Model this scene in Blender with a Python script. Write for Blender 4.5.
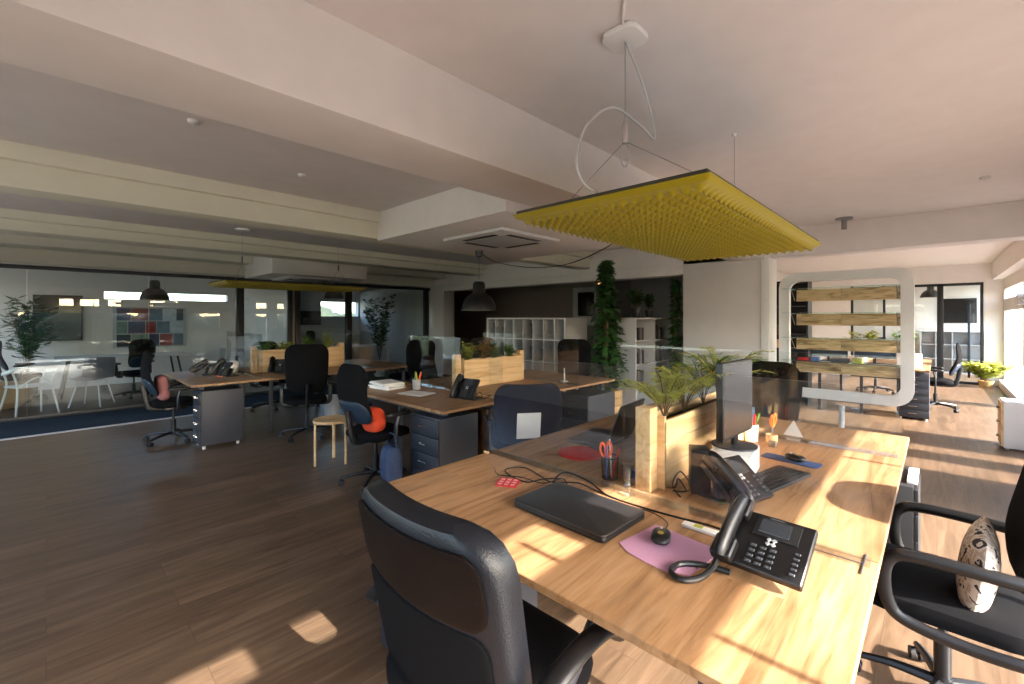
import bpy, bmesh, math, random
from mathutils import Matrix, Vector, Euler
PI = math.pi
sc = bpy.context.scene
for o in list(bpy.data.objects): bpy.data.objects.remove(o)
col = sc.collection
random.seed(7)

# ------------------------------------------------------------------ camera, world, sun, exposure
F_PX, YAW = 445.0, math.atan2(425, 445)
cam_d = bpy.data.cameras.new('camera'); cam = bpy.data.objects.new('camera', cam_d); col.objects.link(cam)
cam.location = (0, 0, 1.5); cam.rotation_euler = (PI/2, 0, YAW)
cam_d.sensor_width = 36; cam_d.lens = 36*F_PX/1024; cam_d.shift_y = -24/1024; cam_d.clip_start = .05; cam_d.clip_end = 300
sc.camera = cam
sc.view_settings.view_transform = 'Standard'; sc.view_settings.look = 'None'
sc.view_settings.gamma = 1; sc.view_settings.use_curve_mapping = False
sc.view_settings.exposure = 0.12
W = bpy.data.worlds.new('sky'); sc.world = W; W.use_nodes = True
nt = W.node_tree; nt.nodes.clear()
sky = nt.nodes.new('ShaderNodeTexSky'); sky.sky_type = 'NISHITA'; sky.sun_disc = False
sky.sun_elevation = math.radians(31.4); sky.sun_rotation = math.radians(90); sky.air_density = 1; sky.dust_density = 2
bgn = nt.nodes.new('ShaderNodeBackground'); bgn.inputs['Strength'].default_value = 1.7
wo = nt.nodes.new('ShaderNodeOutputWorld')
nt.links.new(sky.outputs[0], bgn.inputs[0]); nt.links.new(bgn.outputs[0], wo.inputs[0])
sun_d = bpy.data.lights.new('sun', 'SUN'); sun = bpy.data.objects.new('sun', sun_d); col.objects.link(sun)
sun_d.energy = 25.0; sun_d.angle = math.radians(.6); sun_d.color = (1, .93, .85)
sun.rotation_euler = Vector((-1, 0, -.61)).to_track_quat('-Z', 'Y').to_euler(); sun.location = (6, 2, 6)
def portal(x, y, z, sx, sy, rot):
    d = bpy.data.lights.new('window_portal', 'AREA'); d.shape = 'RECTANGLE'; d.size = sx; d.size_y = sy
    d.cycles.is_portal = True
    o = bpy.data.objects.new('window_portal', d); col.objects.link(o); o.location = (x, y, z); o.rotation_euler = rot
portal(1.25, 2.2, 1.1, 2.2, 9.6, (0, PI/2, 0)); portal(1.25, 12, 1.1, 2.2, 9.6, (0, PI/2, 0))
portal(-3.6, -2.75, 1.5, 8.4, 1.8, (-PI/2, 0, PI)); portal(-11.6, -2.75, 1.3, 3, 2.2, (-PI/2, 0, PI))
try:
    sc.cycles.max_bounces = 10; sc.cycles.diffuse_bounces = 6; sc.cycles.transparent_max_bounces = 24
    sc.cycles.sample_clamp_indirect = 6; sc.cycles.use_denoising = True
    sc.cycles.caustics_reflective = False; sc.cycles.caustics_refractive = False
except Exception: pass

# ------------------------------------------------------------------ materials
def lin(c):
    c = c/255; return c/12.92 if c <= .04045 else ((c+.055)/1.055)**2.4
def rgb(r, g, b): return (lin(r), lin(g), lin(b), 1)
MATS = {}
def mat(name, c, rough=.5, metal=0, spec=.5, coat=0, bump=0, bscale=60, mott=0, mscale=6, sheen=0, emit=0):
    if name in MATS: return MATS[name]
    m = bpy.data.materials.new(name); m.use_nodes = True; n = m.node_tree; b = n.nodes['Principled BSDF']
    b.inputs['Base Color'].default_value = c; b.inputs['Roughness'].default_value = rough; b.inputs['Metallic'].default_value = metal
    b.inputs['Specular IOR Level'].default_value = spec; b.inputs['Coat Weight'].default_value = coat; b.inputs['Sheen Weight'].default_value = sheen
    tc = n.nodes.new('ShaderNodeTexCoord')
    nz = n.nodes.new('ShaderNodeTexNoise'); nz.inputs['Scale'].default_value = mscale; nz.inputs['Detail'].default_value = 4
    n.links.new(tc.outputs['Object'], nz.inputs['Vector'])
    mott = mott or .06
    mx = n.nodes.new('ShaderNodeMix'); mx.data_type = 'RGBA'
    mx.inputs[6].default_value = tuple(v*(1-mott) for v in c[:3])+(1,); mx.inputs[7].default_value = tuple(min(1, v*(1+mott)) for v in c[:3])+(1,)
    n.links.new(nz.outputs['Fac'], mx.inputs[0]); n.links.new(mx.outputs[2], b.inputs['Base Color'])
    if emit:
        b.inputs['Emission Color'].default_value = c; b.inputs['Emission Strength'].default_value = emit
    if bump:
        n2 = n.nodes.new('ShaderNodeTexNoise'); n2.inputs['Scale'].default_value = bscale; n2.inputs['Detail'].default_value = 2
        n.links.new(tc.outputs['Object'], n2.inputs['Vector'])
        bp = n.nodes.new('ShaderNodeBump'); bp.inputs['Strength'].default_value = bump; bp.inputs['Distance'].default_value = .003
        n.links.new(n2.outputs['Fac'], bp.inputs['Height']); n.links.new(bp.outputs[0], b.inputs['Normal'])
    MATS[name] = m; return m
def wood(name, c1, c2, c3, rough=.45, plank=(1.3, .19), rot=90, grain=(1.2, 16), gap=.002, knots=.25, var=.5, mort=.35, spec=.35):
    """planks along world/object Y when rot=90; along X when rot=0"""
    m = bpy.data.materials.new(name); m.use_nodes = True; n = m.node_tree; L = n.links; b = n.nodes['Principled BSDF']
    tc = n.nodes.new('ShaderNodeTexCoord'); mp = n.nodes.new('ShaderNodeMapping'); mp.inputs['Rotation'].default_value = (0, 0, math.radians(rot))
    L.new(tc.outputs['Object'], mp.inputs['Vector'])
    br = n.nodes.new('ShaderNodeTexBrick'); br.inputs['Scale'].default_value = 1; br.inputs['Brick Width'].default_value = plank[0]
    br.inputs['Row Height'].default_value = plank[1]; br.inputs['Mortar Size'].default_value = gap; br.inputs['Mortar Smooth'].default_value = .1
    br.inputs['Color1'].default_value = (0, 0, 0, 1); br.inputs['Color2'].default_value = (1, 1, 1, 1); br.inputs['Mortar'].default_value = (.5, .5, .5, 1)
    br.inputs['Bias'].default_value = 0; br.offset = .37
    L.new(mp.outputs[0], br.inputs['Vector'])
    g = n.nodes.new('ShaderNodeMapping'); g.inputs['Scale'].default_value = (grain[0], grain[1], grain[1])
    L.new(mp.outputs[0], g.inputs['Vector'])
    off = n.nodes.new('ShaderNodeVectorMath'); off.operation = 'ADD'
    L.new(g.outputs[0], off.inputs[0]); sx = n.nodes.new('ShaderNodeVectorMath'); sx.operation = 'SCALE'; sx.inputs['Scale'].default_value = 13
    L.new(br.outputs['Color'], sx.inputs[0]); L.new(sx.outputs[0], off.inputs[1])
    nz = n.nodes.new('ShaderNodeTexNoise'); nz.inputs['Scale'].default_value = 1; nz.inputs['Detail'].default_value = 7; nz.inputs['Roughness'].default_value = .62; nz.inputs['Distortion'].default_value = 1.6
    L.new(off.outputs[0], nz.inputs['Vector'])
    cr = n.nodes.new('ShaderNodeValToRGB'); e = cr.color_ramp.elements
    e[0].position = .3; e[0].color = c1; e[1].position = .72; e[1].color = c3
    k = e.new(.5); k.color = c2
    L.new(nz.outputs['Fac'], cr.inputs[0])
    # slow tonal drift + knots
    n2 = n.nodes.new('ShaderNodeTexNoise'); n2.inputs['Scale'].default_value = 1; n2.inputs['Detail'].default_value = 3
    g2 = n.nodes.new('ShaderNodeMapping'); g2.inputs['Scale'].default_value = (1.6, 7, 7); L.new(mp.outputs[0], g2.inputs['Vector'])
    o2 = n.nodes.new('ShaderNodeVectorMath'); o2.operation = 'ADD'; L.new(g2.outputs[0], o2.inputs[0]); L.new(sx.outputs[0], o2.inputs[1]); L.new(o2.outputs[0], n2.inputs['Vector'])
    kr = n.nodes.new('ShaderNodeValToRGB'); kr.color_ramp.elements[0].position = .26; kr.color_ramp.elements[0].color = (1-knots*2, 1-knots*2.1, 1-knots*2.2, 1)
    kr.color_ramp.elements[1].position = .46; kr.color_ramp.elements[1].color = (1, 1, 1, 1)
    L.new(n2.outputs['Fac'], kr.inputs[0])
    mu = n.nodes.new('ShaderNodeMix'); mu.data_type = 'RGBA'; mu.blend_type = 'MULTIPLY'; mu.inputs[0].default_value = 1
    L.new(cr.outputs[0], mu.inputs[6]); L.new(kr.outputs[0], mu.inputs[7])
    vr = n.nodes.new('ShaderNodeMapRange'); vr.inputs['To Min'].default_value = 1-var*.5; vr.inputs['To Max'].default_value = 1+var*.35
    L.new(br.outputs['Color'], vr.inputs['Value'])
    mv = n.nodes.new('ShaderNodeVectorMath'); mv.operation = 'SCALE'; L.new(mu.outputs[2], mv.inputs[0]); L.new(vr.outputs[0], mv.inputs['Scale'])
    mo = n.nodes.new('ShaderNodeMix'); mo.data_type = 'RGBA'; mo.blend_type = 'MULTIPLY'; mo.inputs[7].default_value = (mort, mort, mort, 1)
    L.new(br.outputs['Fac'], mo.inputs[0]); L.new(mv.outputs[0], mo.inputs[6])
    L.new(mo.outputs[2], b.inputs['Base Color']); b.inputs['Roughness'].default_value = rough; b.inputs['Specular IOR Level'].default_value = spec
    bp = n.nodes.new('ShaderNodeBump'); bp.inputs['Strength'].default_value = .12; bp.inputs['Distance'].default_value = .002
    L.new(nz.outputs['Fac'], bp.inputs['Height']); L.new(bp.outputs[0], b.inputs['Normal'])
    MATS[name] = m; return m
def glass(name, tint=(.93, .96, .96, 1), refl=1.0, ior=1.5, rough=0.0, edge=None):
    m = bpy.data.materials.new(name); m.use_nodes = True; n = m.node_tree; n.nodes.clear(); L = n.links
    o = n.nodes.new('ShaderNodeOutputMaterial'); mx = n.nodes.new('ShaderNodeMixShader'); t = n.nodes.new('ShaderNodeBsdfTransparent'); t.inputs[0].default_value = tint
    g = n.nodes.new('ShaderNodeBsdfGlossy'); g.inputs['Roughness'].default_value = rough; g.inputs['Color'].default_value = (refl, refl, refl, 1)
    f = n.nodes.new('ShaderNodeFresnel'); f.inputs['IOR'].default_value = ior
    geo = n.nodes.new('ShaderNodeNewGeometry')   # keep air-side fresnel on both faces of thin panes
    ior_n = n.nodes.new('ShaderNodeMapRange'); ior_n.inputs['To Min'].default_value = ior; ior_n.inputs['To Max'].default_value = 1/ior
    L.new(geo.outputs['Backfacing'], ior_n.inputs['Value']); L.new(ior_n.outputs[0], f.inputs['IOR'])
    L.new(f.outputs[0], mx.inputs[0]); L.new(t.outputs[0], mx.inputs[1]); L.new(g.outputs[0], mx.inputs[2]); L.new(mx.outputs[0], o.inputs[0])
    MATS[name] = m; return m
OAK = wood('oak_desktop', rgb(118, 82, 52), rgb(166, 126, 88), rgb(184, 148, 112), rough=.42, plank=(3.1, .34), gap=.0008, grain=(1.3, 15), knots=.32, var=.16, mort=.8)
FLOOR = wood('laminate_floor', rgb(80, 63, 48), rgb(100, 80, 62), rgb(120, 98, 78), rough=.36, plank=(1.3, .19), gap=.0015, grain=(1.2, 13), knots=.12, var=.28, mort=.6, spec=.4)
PINE = wood('pine_boards', rgb(204, 160, 106), rgb(228, 188, 136), rgb(238, 204, 156), rough=.55, plank=(4, 4), gap=0, grain=(1.2, 15), knots=.2, var=0)
PINE_X = wood('pine_boards_x', rgb(204, 160, 106), rgb(228, 188, 136), rgb(238, 204, 156), rough=.55, plank=(4, 4), rot=0, gap=0, grain=(1.2, 15), knots=.2, var=0)
CRATE = wood('stencilled_crate_wood', rgb(136, 104, 66), rgb(222, 190, 142), rgb(238, 212, 168), rough=.7, plank=(.55, .07), rot=0, gap=.001, grain=(3, 22), knots=.4, var=.3)
BROWN = wood('brown_board', rgb(70, 45, 28), rgb(92, 62, 40), rgb(108, 76, 50), rough=.5, plank=(3, 3), gap=0)
CEIL = mat('white_ceiling_paint', rgb(228, 222, 220), .9, spec=.1)
WALL = mat('white_wall_paint', rgb(222, 217, 214), .85, spec=.15)
GREYW = mat('grey_wall_paint', rgb(168, 164, 164), .85, spec=.15)
DARKW = mat('dark_taupe_wall_paint', rgb(156, 144, 138), .85, spec=.15)
CREAM = mat('cream_beam_paint', rgb(226, 222, 206), .85, spec=.15)
BLKF = mat('black_powder_coat', rgb(20, 21, 24), .45)
WHITE = mat('white_lacquer', rgb(232, 230, 228), .4)
OFFWH = mat('white_melamine', rgb(214, 212, 212), .45)
PLAS = mat('black_plastic', rgb(20, 20, 22), .38, bump=.05, bscale=400)
PLASM = mat('matt_black_plastic', rgb(26, 26, 28), .6)
LEATH = mat('black_leather', rgb(22, 25, 32), .38, spec=.38, bump=.35, bscale=220)
LEATHB = mat('brown_black_leather', rgb(20, 13, 11), .5, spec=.12, bump=.3, bscale=220)
FABR = mat('black_fabric', rgb(17, 17, 19), .95, spec=.1, bump=.4, bscale=700)
FABN = mat('navy_black_fabric', rgb(28, 34, 48), .9, spec=.15, bump=.4, bscale=700)
NAVY = mat('navy_plastic', rgb(32, 46, 62), .4)
GREY = mat('anthracite_laminate', rgb(50, 52, 60), .5)
GREYF = mat('anthracite_drawer_front', rgb(36, 38, 46), .5)
CHROME = mat('chrome', rgb(200, 200, 205), .2, metal=1)
ALU = mat('brushed_aluminium', rgb(150, 150, 152), .38, metal=.9)
SILV = mat('silver_paint', rgb(185, 186, 188), .45, metal=.3)
YEL = mat('yellow_green_felt', rgb(146, 131, 5), .95, spec=.05, bump=.3, bscale=300, sheen=.3)
FELTK = mat('dark_panel_core', rgb(48, 46, 42), .8)
ACR = glass('clear_acrylic', (.95, .965, .97, 1), 1.0, 1.49)
ACRE = mat('frosted_acrylic_edge', rgb(200, 215, 215), .25, spec=.6)
GLS = glass('window_glass', (.86, .9, .9, 1), 1.0, 1.5)
GLD = glass('partition_glass', (.80, .85, .86, 1), 1.0, 1.5)
GLG = glass('green_glass_shelf', (.7, .86, .82, 1), 1.0, 1.5)
LEAF = mat('leaf_green', rgb(84, 124, 52), .5, mott=.35, mscale=9)
LEAFD = mat('dark_ivy_leaf', rgb(52, 92, 42), .45, mott=.35, mscale=9)
LEAFY = mat('yellow_green_leaf', rgb(166, 172, 66), .5, mott=.3, mscale=9)
LEAFO = mat('orange_tinged_leaf', rgb(150, 110, 40), .5, mott=.3, mscale=9)
STEM = mat('brown_stem', rgb(96, 74, 46), .8)
SOIL = mat('potting_soil', rgb(44, 32, 24), .95, bump=.8, bscale=60)
RED = mat('red_felt', rgb(190, 32, 26), .9, bump=.3, bscale=200)
ORNG = mat('orange_plastic', rgb(232, 88, 22), .4)
BLUE = mat('blue_plastic', rgb(40, 84, 150), .4)
PURP = mat('lilac_mousepad_cloth', rgb(196, 148, 178), .85, bump=.2, bscale=600)
SCRN = mat('dark_screen', rgb(14, 15, 17), .12, spec=.6)
SCRM = mat('matt_screen_panel', rgb(40, 36, 36), .22, spec=.8)
PAPER = mat('white_paper', rgb(236, 234, 230), .8)
RUG = mat('slate_carpet', rgb(48, 58, 68), .95, spec=.05, bump=.6, bscale=300)
GREYL = mat('light_grey_plastic', rgb(178, 180, 182), .5)
LED = mat('phone_screen', rgb(58, 62, 68), .15, spec=.6)

# ------------------------------------------------------------------ mesh helpers
class MB:
    def __init__(s): s.bm = bmesh.new()
    def box(s, x0, x1, y0, y1, z0, z1, bev=0, seg=2, M=None):
        b = bmesh.new(); bmesh.ops.create_cube(b, size=1)
        for v in b.verts: v.co = Vector(((x0+x1)/2+v.co.x*(x1-x0), (y0+y1)/2+v.co.y*(y1-y0), (z0+z1)/2+v.co.z*(z1-z0)))
        if bev: bmesh.ops.bevel(b, geom=list(b.edges), offset=min(bev, .49*min(abs(x1-x0), abs(y1-y0), abs(z1-z0))), segments=seg, affect='EDGES', profile=.6)
        return s.add(b, M)
    def add(s, b, M=None):
        if M: bmesh.ops.transform(b, matrix=M, verts=b.verts)
        me = bpy.data.meshes.new('t'); b.to_mesh(me); b.free(); s.bm.from_mesh(me); bpy.data.meshes.remove(me); return s
    def cyl(s, p0, p1, r0, r1=None, n=16, cap=True):
        p0, p1 = Vector(p0), Vector(p1); r1 = r0 if r1 is None else r1; d = p1-p0
        b = bmesh.new(); bmesh.ops.create_cone(b, cap_ends=cap, segments=n, radius1=max(r0, 1e-4), radius2=max(r1, 1e-4), depth=d.length)
        return s.add(b, Matrix.Translation((p0+p1)/2) @ d.to_track_quat('Z', 'Y').to_matrix().to_4x4())
    def tube(s, pts, r, n=8, smooth=6, closed=False, flat=1.0):
        P = [Vector(p) for p in pts]
        if smooth and len(P) > 2:
            Q = []; N = len(P)
            for i in range(N if closed else N-1):
                a = P[(i-1) % N] if closed or i > 0 else P[0]; b_ = P[i]; c = P[(i+1) % N]; d = P[(i+2) % N] if closed or i+2 < N else P[-1]
                for k in range(smooth):
                    t = k/smooth; Q.append(.5*((2*b_)+(c-a)*t+(2*a-5*b_+4*c-d)*t*t+(3*b_-a-3*c+d)*t**3))
            if not closed: Q.append(P[-1])
            P = Q
        N = len(P); up = Vector((0, 0, 1)); rings = []; prev = None
        for i, p in enumerate(P):
            t = (P[(i+1) % N]-P[(i-1) % N]) if closed else (P[min(i+1, N-1)]-P[max(i-1, 0)])
            if t.length < 1e-9: t = Vector((0, 0, 1))
            t.normalize()
            if prev is None: u = t.cross(up) if abs(t.z) < .95 else t.cross(Vector((1, 0, 0)))
            else: u = prev-t*prev.dot(t)
            u.normalize(); prev = u; w = t.cross(u)
            rr = r(i/(N-1)) if callable(r) else r
            rings.append([s.bm.verts.new(p+(u*math.cos(2*PI*k/n)+w*math.sin(2*PI*k/n)*flat)*rr) for k in range(n)])
        for i in range(N if closed else N-1):
            A, B = rings[i], rings[(i+1) % N]
            for k in range(n): s.bm.faces.new((A[k], A[(k+1) % n], B[(k+1) % n], B[k]))
        if not closed:
            s.bm.faces.new(list(reversed(rings[0]))); s.bm.faces.new(rings[-1])
        return s
    def lathe(s, prof, c=(0, 0, 0), n=24, M=None):
        b = bmesh.new(); rings = []
        for r, z in prof:
            rings.append([b.verts.new((c[0]+r*math.cos(2*PI*k/n), c[1]+r*math.sin(2*PI*k/n), c[2]+z)) for k in range(n)] if r > 1e-5 else [b.verts.new((c[0], c[1], c[2]+z))])
        for A, B in zip(rings, rings[1:]):
            for k in range(n):
                if len(A) == 1 and len(B) == 1: continue
                if len(A) == 1: b.faces.new((A[0], B[(k+1) % n], B[k]))
                elif len(B) == 1: b.faces.new((A[k], A[(k+1) % n], B[0]))
                else: b.faces.new((A[k], A[(k+1) % n], B[(k+1) % n], B[k]))
        bmesh.ops.recalc_face_normals(b, faces=b.faces)
        return s.add(b, M)
    def prism(s, pts, t, M=None, bev=0):
        """outline in local xy, thickness t along +z"""
        b = bmesh.new(); f = b.faces.new([b.verts.new((x, y, 0)) for x, y in pts])
        r = bmesh.ops.extrude_face_region(b, geom=[f]); bmesh.ops.translate(b, vec=(0, 0, t), verts=[v for v in r['geom'] if isinstance(v, bmesh.types.BMVert)])
        bmesh.ops.recalc_face_normals(b, faces=b.faces)
        if bev:
            ed = [e for e in b.edges if abs(e.verts[0].co.z-e.verts[1].co.z) < 1e-6]
            bmesh.ops.bevel(b, geom=ed, offset=bev, segments=2, affect='EDGES', profile=.6)
        return s.add(b, M)
    def pillow(s, w, h, r, T, M=None, curve=None, taper=0, kx=6, ky=6, m=2.5, nx=14, ny=14, flatback=False):
        """rounded rectangle w x h in xy, puffed thickness T along z; curve(x,y)->dz ; taper narrows the -y end"""
        F, B = [], []; b = bmesh.new()
        for j in range(ny+1):
            sy = -math.cos(PI*j/ny); y = h/2*sy; a = abs(y)-(h/2-r)
            hw = w/2-(r-math.sqrt(max(0, r*r-a*a)) if a > 0 else 0)
            hw *= 1-taper*(1-(y/h+.5))
            fr, bk = [], []
            for i in range(nx+1):
                sx = -math.cos(PI*i/nx); x = hw*sx
                th = T/2*(max(0, (1-abs(sx)**kx)*(1-abs(sy)**ky)))**(1/m)
                dz = curve(x, y) if curve else 0
                fr.append(b.verts.new((x, y, dz+th))); bk.append(b.verts.new((x, y, dz-(th if not flatback else min(th, T*.25)))))
            F.append(fr); B.append(bk)
        for j in range(ny):
            for i in range(nx):
                b.faces.new((F[j][i], F[j][i+1], F[j+1][i+1], F[j+1][i])); b.faces.new((B[j][i], B[j+1][i], B[j+1][i+1], B[j][i+1]))
        bmesh.ops.remove_doubles(b, verts=b.verts, dist=1e-5); bmesh.ops.recalc_face_normals(b, faces=b.faces)
        return s.add(b, M)
    def quad(s, pts):
        s.bm.faces.new([s.bm.verts.new(p) for p in pts]); return s
    def build(s, name, m, parent=None, ang=35, **props):
        me = bpy.data.meshes.new(name); s.bm.to_mesh(me); s.bm.free()
        me.materials.append(m)
        for p in me.polygons: p.use_smooth = True
        me.set_sharp_from_angle(angle=math.radians(ang))
        o = bpy.data.objects.new(name, me); col.objects.link(o)
        if parent: o.parent = parent
        for k, v in props.items(): o[k] = v
        return o
def thing(name, label, cat, loc=(0, 0, 0), rz=0, group=None, rot=None):
    o = bpy.data.objects.new(name, None); col.objects.link(o); o.empty_display_size = .1
    o.location = loc; o.rotation_euler = rot or (0, 0, rz); o['label'] = label; o['category'] = cat
    if group: o['group'] = group
    return o
def tag(o, label, cat, group=None, kind=None):
    o['label'] = label; o['category'] = cat
    if group: o['group'] = group
    if kind: o['kind'] = kind
    return o
def struct(name, mb, m, parent=None, label=None):
    o = mb.build(name, m, parent)
    if not parent: o['kind'] = 'structure'; o['label'] = label or name.replace('_', ' ')
    return o
def copy_tree(o, parent=None):
    c = o.copy(); col.objects.link(c); c.parent = parent
    for ch in list(o.children): copy_tree(ch, c)
    return c
def dup(o, label, loc, rz=None, group=None, drop=()):
    c = copy_tree(o); c.location = loc
    if rz is not None: c.rotation_euler = (0, 0, rz)
    c['label'] = label
    if group: c['group'] = group
    return c
T3 = Matrix.Translation
def RX(a): return Matrix.Rotation(a, 4, 'X')
def RY(a): return Matrix.Rotation(a, 4, 'Y')
def RZ(a): return Matrix.Rotation(a, 4, 'Z')
def rrect(w, h, r, n=6, cx=0, cy=0):
    P = []
    for qx, qy, a0 in ((1, 1, 0), (-1, 1, PI/2), (-1, -1, PI), (1, -1, 1.5*PI)):
        for k in range(n+1):
            a = a0+k*PI/2/n; P.append((cx+qx*(w/2-r)+r*math.cos(a), cy+qy*(h/2-r)+r*math.sin(a)))
    return P

# ------------------------------------------------------------------ the room shell
ZC = 2.72
struct('floor', MB().box(-13.7, 1.3, -2.8, 17.6, -.1, 0), FLOOR, label='brown laminate plank floor')
struct('ceiling', MB().box(-13.7, 1.3, -2.8, 17.6, ZC, ZC+.15), CEIL, label='white painted ceiling')
struct('beam_long', MB().box(-2.2, -1.757, -2.6, 7.0, 2.333, ZC, .006), CEIL, label='deep white ceiling beam over the near desks')
struct('beam_cross', MB().box(-13.5, 1.0, 7.0, 7.35, 2.346, ZC, .004), CEIL, label='white cross beam above the rounded frame')
struct('beam_lintel', MB().box(-9.3, -2.9, 7.02, 7.33, 2.19, 2.35, .004), CEIL, label='lower lintel above the shelf room')
b = MB().box(-4.95, -4.68, -2.6, 7.0, 2.417, ZC, .004); b.box(-4.69, -4.62, -2.6, 7.0, 2.6, ZC, .004)
struct('beam_cream', b, CREAM, label='cream stepped beam left of the middle desks')
b = MB().box(-8.0, -7.6, -2.6, 7.0, 2.5, ZC, .004); b.box(-7.61, -7.5, -2.6, 7.0, 2.62, ZC, .004)
struct('beam_grey', b, CREAM, label='cream beam above the left desks')
struct('beam_glass_head', MB().box(-9.85, -9.5, -2.6, 7.0, 2.3, ZC, .004), CREAM, label='cream beam above the glass partition')
b = MB().box(-9.49, -9.0, -2.6, 7.0, 2.5, ZC, .01)
struct('trim_1', b, CREAM, label='curtain pelmet above the glass partition')
struct('bulkhead_near', MB().box(-4.68, -2.6, 2.65, 4.95, 2.395, ZC, .003), CEIL, label='white box bulkhead holding the ceiling air conditioner')
struct('bulkhead_far', MB().box(-9.48, -8.0, 2.6, 4.3, 2.25, ZC, .003), CEIL, label='white box bulkhead over the left desks')
struct('pillar', MB().box(-2.92, -1.80, 7.0, 7.45, 0, ZC, .004), WALL, label='broad white pillar behind the near desks')
struct('pillar_side', MB().box(-1.80, -1.70, 6.98, 7.4, 0, ZC, .004), WHITE, label='white strip beside the broad pillar')
struct('pillar_left', MB().box(-9.75, -9.1, 7.0, 7.35, 0, 2.35, .004), OFFWH, label='pale pillar at the end of the glass partition')
# outer walls
b = MB(); WX0, WX1, WZ0, WZ1 = -7.8, -.3, .8, 2.3
b.box(-13.7, -13.0, -2.8, -2.6, 0, ZC); b.box(-10.2, WX0, -2.8, -2.6, 0, ZC); b.box(WX1, 1.3, -2.8, -2.6, 0, ZC)
b.box(WX0, WX1, -2.8, -2.6, 0, WZ0); b.box(WX0, WX1, -2.8, -2.6, WZ1, ZC); b.box(-13.0, -10.2, -2.8, -2.6, 2.4, ZC); b.box(-13.0, -10.2, -2.8, -2.6, 0, .25)
struct('wall_south', b, WALL)
b = MB()
for x in (-7.8, -5.3, -2.8, -.36): b.box(x, x+.06, -2.74, -2.66, WZ0, WZ1)
b.box(WX0, WX1, -2.74, -2.66, WZ0, WZ0+.05); b.box(WX0, WX1, -2.74, -2.66, WZ1-.05, WZ1)
for x in (-13, -11.6, -10.26): b.box(x, x+.06, -2.74, -2.66, .25, 2.4)
struct('window_1', b, WHITE, label='south window frames')
b = MB()
b.box(-13.7, -13.5, -2.8, .9, 0, ZC); b.box(-13.7, -13.5, .9, 3.3, 0, 1.93); b.box(-13.7, -13.5, .9, 3.3, 2.1, ZC); b.box(-13.7, -13.5, 3.3, 5.75, 0, ZC)
b.box(-13.7, -13.5, 5.75, 6.95, 0, 1.55); b.box(-13.7, -13.5, 5.75, 6.95, 2.0, ZC); b.box(-13.7, -13.5, 6.95, 17.6, 0, ZC)
struct('wall_west', b, WALL)
b = MB(); b.box(-13.5, -5.9, 10.4, 10.6, 0, ZC)
struct('wall_north', b, DARKW, label='dark taupe wall behind the white shelves')
b = MB(); b.box(-5.89, -5.75, 9.0, 10.6, 0, ZC); b.box(-5.9, -2.95, 10.5, 10.6, 0, ZC)
struct('wall_alcove', b, GREYW, label='grey wall behind the climbing plants')
struct('wall_wing', MB().box(-3.05, -2.95, 7.45, 14.45, 0, ZC), WALL, label='white wall beyond the broad pillar')
# far glazed wall of the wing
b = MB(); b.box(-3.0, -1.62, 14.45, 14.6, 0, ZC); b.box(.76, 1.3, 14.45, 14.6, 0, ZC); b.box(-1.62, .76, 14.45, 14.6, 2.29, ZC)
struct('wall_far', b, WALL)
struct('wall_back_room', MB().box(-5, 1.3, 17.4, 17.6, 0, ZC), WALL, label='white wall of the room behind the glass door')
b = MB(); b.box(-5, -4.9, 14.6, 17.4, 0, ZC); struct('wall_back_side', b, WALL)
b = MB()
for x, w in ((-1.62, .05), (-.98, .05), (.0, .11), (.70, .05)): b.box(x, x+w, 14.44, 14.52, 0, 2.29, .004)
b.box(-1.62, .75, 14.44, 14.52, 2.24, 2.3, .004); b.box(-1.62, .75, 14.44, 14.52, 0, .05, .004)
d1 = struct('door_1', b, BLKF, label='black framed sliding glass door at the far end')
MB().box(-1.57, .7, 14.47, 14.48, .05, 2.24).build('pane', GLS, d1)
MB().box(.50, .545, 14.38, 14.42, .15, 1.85, .01).build('door_handle', NAVY, d1)
# east window wall
XE = 1.05
b = MB(); b.box(XE, XE+.15, -2.8, 17.6, 0, .1); b.box(XE, XE+.15, -2.8, 14.6, 2.12, ZC); b.box(XE, XE+.15, 14.6, 17.6, 2.4, ZC); b.box(.88, XE+.02, -2.8, 14.45, 2.345, ZC)
PIERS = [(-2.8, -.6), (4.75, 6.03), (6.45, 6.85), (7.15, 7.72), (11.0, 11.35), (14.3, 14.65)]
for y0, y1 in PIERS: b.box(XE, XE+.15, y0, y1, .1, 2.12)
struct('wall_east', b, WALL, label='white window wall on the right')
b = MB(); b.box(XE, XE+.08, -.6, 14.4, 1.665, 1.904)
for y0, y1 in ((-.6, .3), (.62, .78), (1.24, 1.47), (1.80, 2.6), (3.4, 4.75), (7.7, 9.0)): b.box(XE+.02, XE+.08, y0, y1, 1.9, 2.12)
for y in (1.1, 3.0, 9.2, 12.8): b.box(XE+.04, XE+.08, y-.012, y+.012, .1, 2.03)
struct('window_2', b, OFFWH, label='white window transoms and bars on the right')
struct('trim_2', MB().cyl((XE-.04, -.6, 1.81), (XE-.04, 11, 1.81), .045, n=12).box(XE-.1, XE, 10.9, 11.0, 1.72, 1.9, .01), SILV, label='grey roller tube along the right windows')
struct('trim_3', MB().box(.97, XE+.05, 7.9, 14.3, 0, .16, .01), WHITE, label='low white ledge under the right windows')
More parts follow.
